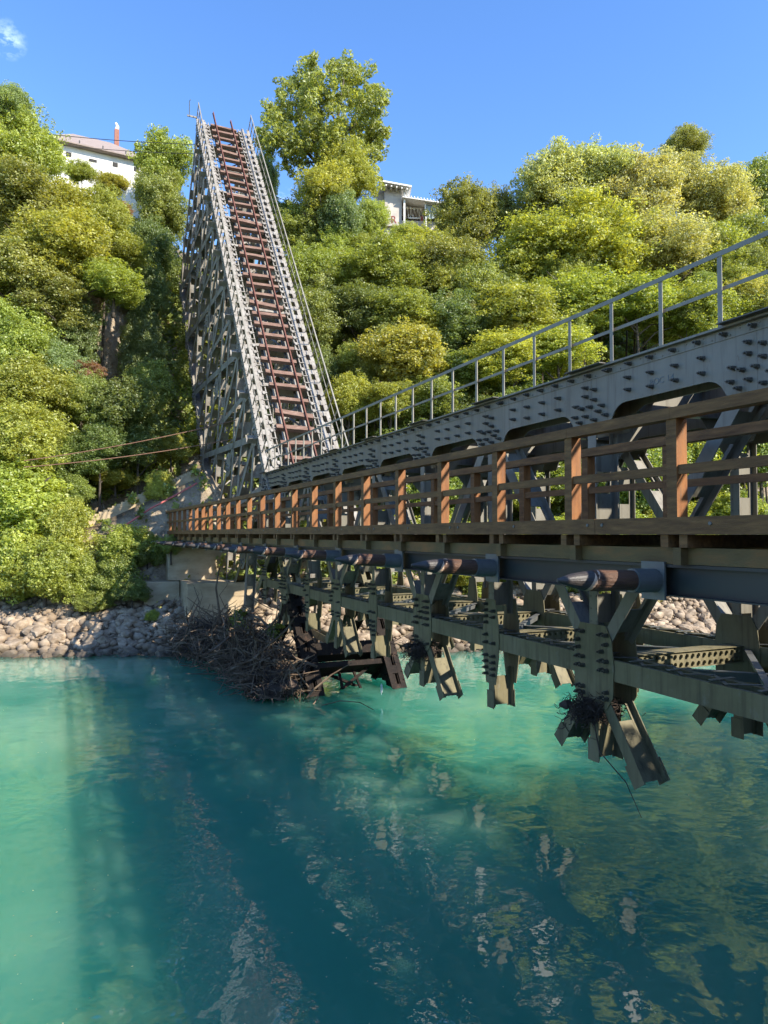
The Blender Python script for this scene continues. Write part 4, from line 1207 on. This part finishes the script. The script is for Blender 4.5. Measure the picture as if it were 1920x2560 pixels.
tag(undergrowth('undergrowth', 420000, c_ivy, .16, 5, .02, COL['mid'], 1.0), 'tangled green undergrowth and ivy covering the steep far bank', 'undergrowth')
tag(undergrowth('bank_grass', 9000, lambda x, y, d: (d > 3.0) & (d < 10) & (np.sin(x*1.9+y) > .1), .10, 8, .01, COL['yellow'], .25), 'thin yellow-green grass at the top of the stony shore', 'grass')
tag(undergrowth('dry_vines', 9000, lambda x, y, d: (x < -8) & (d > 8) & (wob(x, y+ground(x, y), .55, 2.0) > .95), .14, 12, .5, COL['dry'], .4), 'dry brown grass and dead vines in patches on the cliff', 'dry grass')

# ------------------------------------------------------------------ stones of the shore
def stone_mesh(seed, sub=2):
    import bmesh
    r = random.Random(seed); bm = bmesh.new(); bmesh.ops.create_icosphere(bm, subdivisions=sub, radius=1)
    ax = [Vector((r.gauss(0, 1), r.gauss(0, 1), r.gauss(0, 1))).normalized() for _ in range(9)]; cut = [r.uniform(.45, .85) for _ in ax]
    for v in bm.verts:
        for a, k in zip(ax, cut):
            d = v.co.dot(a)
            if d > k: v.co -= a*(d-k)*.85
        v.co *= 1+r.uniform(-.03, .03)
    me = bpy.data.meshes.new('boulder'); bm.to_mesh(me); bm.free(); me.materials.append(M['stone'])
    return me
stones = [stone_mesh(i) for i in range(6)]
n_ind = 0; pile = []
small = [stone_mesh(20+i, 1) for i in range(6)]
for k in range(17000):
    x = rng.uniform(-27, 31); d = rng.uniform(-.5, 6.2 if x < -6 else 6.6)
    if d > 4.6 and rng.random() < .5: continue
    y = float(np.interp(x, SHX, SHY))+d
    if float(ground(x, y)) > 3.4: continue
    s = (.06+rng.random()**3.0*.34)*(1.15 if d < 2 else 1)
    pile.append((s, x, y))
pile.sort(reverse=True)
for (s, x, y) in pile[:260]:
    o = link(bpy.data.objects.new('boulder', stones[rng.randrange(6)]))
    o.location = (x, y, gz(x, y)+s*.28); o.scale = (s*1.15, s*rng.uniform(.7, 1.1), s*rng.uniform(.5, .8)); o.rotation_euler = (rng.uniform(-.5, .5), rng.uniform(-.5, .5), rng.uniform(0, 6.28))
    tag(o, 'pale boulder lying among the smaller stones of the far shore', 'boulder', 'boulders along the far shore')
sv = [np.array([v.co[:] for v in m_.vertices]) for m_ in small]
sf = [np.array([p.vertices[:] for p in m_.polygons]) for m_ in small]
VV = []; FF = []; nv = 0
rest = pile[260:]
gzs = ground(np.array([p[1] for p in rest]), np.array([p[2] for p in rest]))
for (s, x, y), z in zip(rest, gzs):
    i = rng.randrange(6); sc = np.array([s*1.2, s*rng.uniform(.7, 1.1), s*rng.uniform(.5, .85)])
    Rm = np.array(Matrix.Rotation(rng.uniform(0, 6.28), 3, 'Z') @ Matrix.Rotation(rng.uniform(-.6, .6), 3, 'X'))
    v = (sv[i]*sc) @ Rm.T + np.array([x, y, z+s*.2]); VV.append(v); FF.append(sf[i]+nv); nv += len(v)
VV = np.concatenate(VV); FF = np.concatenate(FF)
me = bpy.data.meshes.new('shore_stones'); me.vertices.add(len(VV)); me.vertices.foreach_set('co', VV.ravel())
me.loops.add(FF.size); me.loops.foreach_set('vertex_index', FF.ravel().astype(np.int32)); me.polygons.add(len(FF))
me.polygons.foreach_set('loop_start', np.arange(0, FF.size, 3, dtype=np.int32)); me.polygons.foreach_set('loop_total', np.full(len(FF), 3, dtype=np.int32))
me.materials.append(M['stone']); me.update()
tag(link(bpy.data.objects.new('shore_stones', me)), 'loose pale stones heaped along the waterline of the far bank', 'stones', kind='stuff')

# ------------------------------------------------------------------ concrete pier, steps, pipe
def bevel(o, w=.03):
    m_ = o.modifiers.new('bevel', 'BEVEL'); m_.width = w; m_.segments = 2; return o
pb = at(470, 1480, 38.6); pier = empty('concrete_pier', (pb.x, pb.y, 2.4), (0, 0, RZ_B), 'stained concrete pier on stepped footings under the far end of the walkway', 'pier')
c = MB(); c.box((-.9, -2.6, .75), (.9, 1.15, 2.78)); bevel(c.build('pier_wall', M['concrete'], pier))
c = MB(); c.box((-3.6, -3.0, -1.6), (-.95, .55, .76)); bevel(c.build('footing', M['concrete'], pier))
c = MB(); c.box((-1.2, .6, -.6), (.8, 2.35, .72)); bevel(c.build('footing', M['concrete'], pier))
# steps climbing to the right
st = empty('concrete_steps', at(215, 1300, 39.2), None, 'flight of concrete steps climbing the bank to the leaning span', 'steps')
A_, B_ = STEP_A, STEP_B; nS = 26; o0 = Vector(st.location)
dirS = (B_-A_); sideS = Vector((-dirS.y, dirS.x, 0)).normalized()
for i in range(nS):
    p = A_.lerp(B_, i/nS)-o0; q = A_.lerp(B_, (i+1.25)/nS)-o0; zt = max(p.z, q.z)
    c = MB(); a = sideS*1.1
    f0 = Vector((p.x, p.y, 0)); f1 = Vector((q.x, q.y, 0))
    vs = [f0, f1, f1+a, f0+a]
    c.add([(v.x, v.y, zt-.24) for v in vs]+[(v.x, v.y, zt) for v in vs], [(0, 3, 2, 1), (4, 5, 6, 7), (0, 1, 5, 4), (1, 2, 6, 5), (2, 3, 7, 6), (3, 0, 4, 7)])
    c.build('step', M['concrete'], st)
c = MB(); a = A_-o0; b = B_-o0
c.bar(a+Vector((0, 0, -.38))+sideS*.1, b+Vector((0, 0, -.36))+sideS*.1, .22, .5, side=tuple(sideS)); c.build('stringer_wall', M['concrete'], st)
pp = [at(315, 1312, 38.4), at(375, 1272, 38.8), at(430, 1243, 39.4), at(492, 1208, 40.2)]
c = MB(); c.tube(pp, .05, 8); tag(c.build('red_pipe', M['red_paint']), 'thin red pipe lying slantwise on the stony slope below the steps', 'pipe')

# ------------------------------------------------------------------ cables and wires
def sagged(p, q, sag, n=20): return [p.lerp(q, i/n)-Vector((0, 0, sag*4*(i/n)*(1-i/n))) for i in range(n+1)]
c = MB(); c.tube(sagged(at(60, 1152, 33), at(592, 1050, 36.1), .15), .022, 6); tag(c.build('orange_cable', M['cable']), 'upper of two orange cables strung left from the leaning span', 'cable')
c = MB(); c.tube(sagged(at(60, 1168, 33), at(580, 1098, 36.4), .15), .022, 6); tag(c.build('orange_cable', M['cable']), 'lower of two orange cables strung left from the leaning span', 'cable')
c = MB(); c.tube(sagged(at(100, 333, 55), at(560, 362, 58), .2), .028, 5); tag(c.build('overhead_wire', M['wire']), 'upper thin dark wire crossing in front of the white hilltop house', 'wire')
c = MB(); c.tube(sagged(at(120, 360, 55), at(560, 385, 58), .2), .024, 5); tag(c.build('overhead_wire', M['wire']), 'lower thin dark wire crossing the roof of the white hilltop house', 'wire')
c = MB(); c.tube(sagged(at(690, 492, 60), at(760, 515, 60), .05), .03, 5); tag(c.build('overhead_wire', M['wire']), 'short wire against the sky gap right of the leaning span', 'wire')

# ------------------------------------------------------------------ driftwood
def sticks(mb, n, centre_fn, lmin, lmax, rmin, rmax, bend=.3, dirf=None):
    for _ in range(n):
        p, sp = centre_fn()
        d = Vector((rng.gauss(0, 1), rng.gauss(0, .8), rng.gauss(0, .45))) if dirf is None else dirf()
        d.normalize(); L = rng.uniform(lmin, lmax); r0 = rng.uniform(rmin, rmax)
        pts = [p-d*L/2]; cur = d.copy()
        for k in range(4):
            cur = (cur+Vector((rng.gauss(0, bend), rng.gauss(0, bend), rng.gauss(0, bend)-.04))).normalized()
            pts.append(pts[-1]+cur*L/4)
        mb.tube(pts, [r0, r0*.9, r0*.75, r0*.55, r0*.25], 5)
spine = [at(470, 1590, 33.5), at(560, 1602, 30.5), at(630, 1645, 28), at(668, 1685, 26), at(696, 1722, 24.4)]
spr = [.8, 1.3, 1.35, 1.1, .6]
def pile_pt(k=.95):
    i = rng.random()*(len(spine)-1.001); j = int(i); f = i-j
    p = spine[j].lerp(spine[j+1], f); r_ = spr[j]+(spr[j+1]-spr[j])*f
    o = Vector((rng.gauss(0, .42), rng.gauss(0, .42), rng.gauss(0, .42)))*r_*k
    q = p+o; q.z = max(q.z, -.05)
    return q, r_
dw = MB()
sticks(dw, 2300, pile_pt, .6, 2.4, .007, .026, .38)
sticks(dw, 90, pile_pt, 2.0, 4.0, .03, .06, .3)
dw.mi = 1
sticks(dw, 900, lambda: pile_pt(.7), .5, 1.4, .015, .045, .4)
for k in range(130):                                     # matted silt and bark inside the heap
    p, r_ = pile_pt(.45); q = p+Vector((rng.uniform(-.6, .6), rng.uniform(-.6, .6), rng.uniform(-.25, .1)))
    dw.tube([p, p.lerp(q, .5)+Vector((0, 0, .1)), q], [.16, .3, .12], 7, jit=.35)
tag(dw.build('driftwood', [M['stick'], M['twigdark']], fix=False), 'great tangle of dead branches washed up against the foot of the leaning span', 'driftwood', kind='stuff')
for label, pts, r0 in [('thick pale root arching out of the driftwood heap', [(560, 1560, 31), (600, 1530, 30), (650, 1545, 29), (700, 1600, 28), (735, 1640, 27)], .07),
                       ('long bent branch curling over the front of the driftwood', [(470, 1600, 31.5), (540, 1575, 30), (600, 1590, 29), (640, 1640, 28), (660, 1690, 27.5)], .05),
                       ('pale split pole slanting to the water at the left of the driftwood', [(470, 1650, 31), (500, 1610, 31.5), (540, 1565, 32)], .05),
                       ('upright bare stem standing in the driftwood beside the pier', [(545, 1640, 30.5), (550, 1540, 30.8), (540, 1470, 31), (548, 1420, 31)], .06),
                       ('thin drooping twig trailing into the water right of the driftwood', [(780, 1770, 23.5), (850, 1752, 23.2), (900, 1756, 23), (935, 1775, 22.8)], .02)]:
    c = MB(); q = [at(*p) for p in pts]; c.tube(q, [r0*(1-.6*i/len(q)) for i in range(len(q))], 7, jit=.1)
    tag(c.build('branch', M['stick'], smooth=True), label, 'branch')
# mud and twig clots caught on the cut nodes
for s, label, r_ in ((9.0, 'dense clot of twigs caught on the nearest hanging joint of the bridge', .34), (15.0, 'clot of twigs caught on the second hanging joint of the bridge', .32)):
    cN = W(s, T0-.05, ZM-.66); c = MB()
    def cl():
        return cN+Vector((rng.gauss(0, .55), rng.gauss(0, .28), rng.gauss(0, .28)))*r_, 1
    sticks(c, 650, cl, .08, .30, .004, .011, .5)
    sticks(c, 4, cl, .3, .6, .004, .008, .3)
    for k in range(14):
        p, _ = cl(); p = cN.lerp(p, .6); c.tube([p-Vector((.10, 0, 0)), p, p+Vector((.10, 0, .03))], [.03, .09, .03], 7, jit=.3)
    tag(c.build('twig_clot', M['twigdark'], fix=False), label, 'debris')
c = MB(); c.tube([W(8.9, T0-.1, ZM-.8), W(8.75, T0-.12, ZM-1.25), W(8.2, T0-.1, ZM-1.55), W(7.9, T0-.1, ZM-1.95)], [.012, .010, .008, .004], 5)
tag(c.build('hanging_twig', M['twigdark']), 'thin bare twig dangling below the nearest joint of the bridge', 'twig')
# rags of plastic
def crumple(name, centre, sx, sy, sz, mat, label, seed):
    import bmesh
    r = random.Random(seed); bm = bmesh.new(); bmesh.ops.create_icosphere(bm, subdivisions=3, radius=1)
    for v in bm.verts:
        f = 1+.35*math.sin(v.co.x*5+seed)*math.cos(v.co.z*6)+r.uniform(-.22, .22); v.co = Vector((v.co.x*sx, v.co.y*sy, v.co.z*sz))*f
    me = bpy.data.meshes.new(name); bm.to_mesh(me); bm.free(); me.materials.append(mat)
    o = link(bpy.data.objects.new(name, me)); o.location = centre; return tag(o, label, 'plastic bag')
crumple('plastic_bag', at(676, 1722, 25.2), .14, .12, .24, M['blue'], 'crumpled bright blue plastic bag snagged in the driftwood at the waterline', 3)
crumple('plastic_bag', at(700, 1735, 25.0), .07, .06, .16, M['blue'], 'smaller scrap of blue plastic beside the larger blue bag', 5)
crumple('plastic_bag', at(646, 1722, 25.8), .09, .07, .08, M['white_plastic'], 'pale scrap of plastic left of the blue bag', 8)
crumple('plastic_rag', at(954, 1722, 23.9), .03, .03, .16, M['white_plastic'], 'white rag hanging from the rusty right leg in the river', 9)
# leafy sprigs in the driftwood
for px, py, Y, r_, label in ((600, 1555, 29.4, .55, 'large-leaved green plant sprouting from the driftwood'), (690, 1580, 27.6, .45, 'dark green sapling growing beside the rusty near leg')):
    p = at(px, py, Y); root = empty('sapling', p-Vector((0, 0, r_)), None, label, 'plant')
    cr = link(bpy.data.objects.new('foliage', crown_mesh('sapling_leaves', int(px), 26, 26, .16, tr=(.25, .4), squash=.5, up=.9)), root)
    cr.location = (0, 0, r_); cr.scale = (r_, r_, r_); cr.color = (*COL['mid'], 1)
    c = MB()
    for k in range(5): th = rng.uniform(0, 6.28); c.tube([(0, 0, -.3), (math.cos(th)*.1, math.sin(th)*.1, r_*.6), (math.cos(th)*r_*.6, math.sin(th)*r_*.6, r_*1.2)], [.03, .02, .008], 5)
    c.build('stem', M['bark'], root)

# ------------------------------------------------------------------ houses on the hill
def local_frame(px, py, Y, yaw):
    return at(px, py, Y), R(yaw)
h = at(255, 420, 62); hz = gz(h.x, h.y)
white = empty('white_house', (h.x, h.y, h.z-3.0), (0, 0, R(27)), 'whitewashed house with hipped grey-brown roof on the hilltop at the left', 'house')
def hx(px, Y=62): return (px-960)/F*Y-h.x
zb = 0; eave = 4.4
c = MB(); c.box((-4.6, 0, -4), (4.4, 7, eave)); c.build('wall', M['white_wall'], white)
c = MB(); e = .5
c.add([(-4.6-e, -e, eave), (4.4+e, -e, eave), (4.4+e, 7+e, eave), (-4.6-e, 7+e, eave), (-2.2, 3.5, eave+2.9), (1.0, 3.5, eave+2.9),
       (-4.6-e, -e, eave-.12), (4.4+e, -e, eave-.12), (4.4+e, 7+e, eave-.12), (-4.6-e, 7+e, eave-.12)],
      [(0, 1, 5, 4), (1, 2, 5), (2, 3, 4, 5), (3, 0, 4), (6, 7, 1, 0), (7, 8, 2, 1), (8, 9, 3, 2), (9, 6, 0, 3), (9, 8, 7, 6)])
roof = c.build('roof', M['tile'], white)
c = MB(); c.box((-4.6-e, -e-.14, eave-.10), (4.4+e, -e-.02, eave+.02)); c.build('gutter', M['tile'], white)
c = MB(); c.box((1.35, 3.2, eave+2.4), (1.75, 3.6, eave+4.2)); ch = c.build('chimney', M['brick'], roof)
c = MB(); c.tube([(1.55, 3.4, eave+4.2), (1.6, 3.4, eave+4.55), (1.45, 3.4, eave+4.85)], [.20, .16, .10], 8); c.build('chimney_cowl', M['white_trim'], ch)
for i, x in enumerate((-2.7, -.75, 1.1, 2.9)):
    c = MB(); w = .22 if i != 1 else .32; c.box((x-w, -.03, eave-1.05), (x+w, .05, eave-.65 if i != 1 else eave-.8)); c.build('vent_opening', M['dark'], white)
for i, x in enumerate((-3.7, -1.9, 0., 1.9, 3.7)):
    c = MB(); c.box((x-.05, -.62, eave-.02), (x+.05, -.6, eave+.30)); c.build('snow_guard', M['wire'], roof)

g0 = at(1010, 560, 68); grey = empty('hillside_house', (g0.x, g0.y, g0.z-1.5), (0, 0, R(3)), 'grey rendered hilltop house with white eaves and open terrace, right of the tall tree', 'house')
u = 1920*0+68/F                                              # metres per photo pixel there
def gx(px): return (px-1010)*u
def gzz(py): return (560-py)*u+1.5
c = MB(); c.box((gx(960), -.6, gzz(572)), (gx(1003), 5, gzz(478))); c.box((gx(925), -.2, gzz(640)), (gx(1003), 5, gzz(572.5))); wl = c.build('wall', M['grey_wall'], grey)
c = MB(); c.box((gx(938), 0.2, gzz(572)), (gx(959.8), 5, gzz(478))); c.build('side_wall', M['grey_wall'], grey)
c = MB(); c.box((gx(940), .15, gzz(532)), (gx(957), .19, gzz(500))); wf = c.build('window', M['white_trim'], grey)
c = MB(); c.box((gx(941.5), .12, gzz(530)), (gx(955.5), .14, gzz(502))); c.build('pane', M['glass'], wf)
c = MB(); c.add([(gx(945), -1.6, gzz(468)), (gx(1026), -1.6, gzz(481)), (gx(1026), 5.5, gzz(474)), (gx(945), 5.5, gzz(461)),
                 (gx(945), -1.6, gzz(472)), (gx(1026), -1.6, gzz(485)), (gx(1026), 5.5, gzz(478)), (gx(945), 5.5, gzz(465))],
                [(0, 1, 2, 3), (7, 6, 5, 4), (0, 4, 5, 1), (1, 5, 6, 2), (2, 6, 7, 3), (3, 7, 4, 0)])
c.build('roof', M['white_trim'], grey)
for k in range(6):
    c = MB(); x = gx(950+13*k); zz = gzz(474+13*k*.16); c.box((x-.06, -1.5, zz-.22), (x+.06, 0, zz-.06)); c.build('rafter', M['white_trim'], grey)
c = MB(); c.box((gx(1007), -.9, gzz(640)), (gx(1011.5), -.7, gzz(482))); c.build('corner_post', M['white_trim'], grey)
c = MB(); c.bar((gx(1012), -.8, gzz(500)), (gx(1020), -1.2, gzz(484)), .1, .1); c.bar((gx(1009), -.8, gzz(497)), (gx(1019), -1.0, gzz(497)), .1, .1); c.build('eave_bracket', M['white_trim'], grey)
c = MB()
c.add([(gx(1004), -1.2, gzz(503)), (gx(1128), -1.2, gzz(519)), (gx(1128), 5, gzz(508)), (gx(1004), 5, gzz(494)),
       (gx(1004), -1.2, gzz(506)), (gx(1128), -1.2, gzz(522)), (gx(1128), 5, gzz(511)), (gx(1004), 5, gzz(497))],
      [(0, 1, 2, 3), (7, 6, 5, 4), (0, 4, 5, 1), (1, 5, 6, 2), (2, 6, 7, 3), (3, 7, 4, 0)])
for k in range(15): x = gx(1010+8*k); zz = gzz(503+8*k*.13); c.tube([(x, -1.25, zz+.04), (x, 4, zz+.35)], .06, 6)
c.build('terrace_roof', M['white_trim'], grey)
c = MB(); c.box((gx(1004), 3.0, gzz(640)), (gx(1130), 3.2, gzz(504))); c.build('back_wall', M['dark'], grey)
c = MB(); c.box((gx(1003.5), .6, gzz(640)), (gx(1130), .8, gzz(544))); c.build('terrace_wall', M['grey_wall'], grey)
c = MB(); c.box((gx(1024), .5, gzz(539.5)), (gx(1054), .62, gzz(536.5))); c.box((gx(1028), .52, gzz(536.4)), (gx(1029), .60, gzz(512))); c.box((gx(1051), .52, gzz(536.4)), (gx(1052), .60, gzz(514)))
c.box((gx(1021.5), .5, gzz(539)), (gx(1023), .6, gzz(528))); c.box((gx(1033.5), .5, gzz(536)), (gx(1035), .6, gzz(529))); c.build('terrace_rail', M['white_trim'], grey)
c = MB()
for k in range(6): x0 = gx(1008+9*k); c.bar((x0, 0.1, gzz(514+9*k*.13)), (x0+.5, 1.8, gzz(524+9*k*.1)), .09, .12)
c.box((gx(1006), .4, gzz(515.5)), (gx(1060), .5, gzz(512.8))); c.build('rafter', M['white_trim'], grey)
c = MB(); c.box((gx(1055), .9, gzz(540)), (gx(1061), 1.0, gzz(528))); c.build('red_cloth', M['red_paint'], grey)
c = MB(); n = 14
for j in range(n+1):
    f = j/n; x = gx(1062)+(gx(1104)-gx(1062))*f; sagz = gzz(556)+1.35*f*f+.15*math.sin(f*9)
    top = gzz(515+f*5); c.v += [(x, -.6+.05*math.sin(j*2.1), top), (x, -.55+.08*math.sin(j*1.7), sagz), (x, -.5+.08*math.sin(j*1.7), sagz), (x, -.55+.05*math.sin(j*2.1), top)]
for j in range(n):
    a = 4*j; b = a+4
    for q in range(4): c.f.append((a+q, b+q, b+(q+1) % 4, a+(q+1) % 4)); c.m.append(0)
c.build('tarpaulin', M['awning'], grey)
c = MB(); c.tube([(gx(1062), -.7, gzz(512)), (gx(1063), -.7, gzz(545)), (gx(1066), -.7, gzz(640))], .07, 6); c.build('terrace_post', M['white_trim'], grey)
# red letters daubed on the render
text_part('KR', 'painted_letters', lambda c_: Vector((gx(958)+c_.x*.92, -.62-c_.z*.0, gzz(566)+c_.y)), 1.05, M['red_paint'], grey, .006)

# ------------------------------------------------------------------ flecks of pollen and leaves drifting on the water
fr_ = np.random.default_rng(77); n = 420
fy_ = 7.5+fr_.random(n)**1.4*16; fx_ = fr_.uniform(-.56, .56, n)*fy_
Cc = np.stack([fx_, fy_, np.full(n, .006)], -1); th = fr_.uniform(0, 6.28, n); sz = fr_.uniform(.006, .020, n)[:, None]
Aa = np.stack([np.cos(th), np.sin(th), th*0], -1)*sz; Bb = np.stack([-np.sin(th), np.cos(th), th*0], -1)*sz*.7
fo = link(bpy.data.objects.new('floating_flecks', quads_mesh('floating_flecks', Cc, Aa, Bb, fr_.random(n), M['leaf']))); fo.color = (.45, .42, .28, 1)
tag(fo, 'scattered tiny pale flecks drifting on the river surface', 'flecks', kind='stuff')
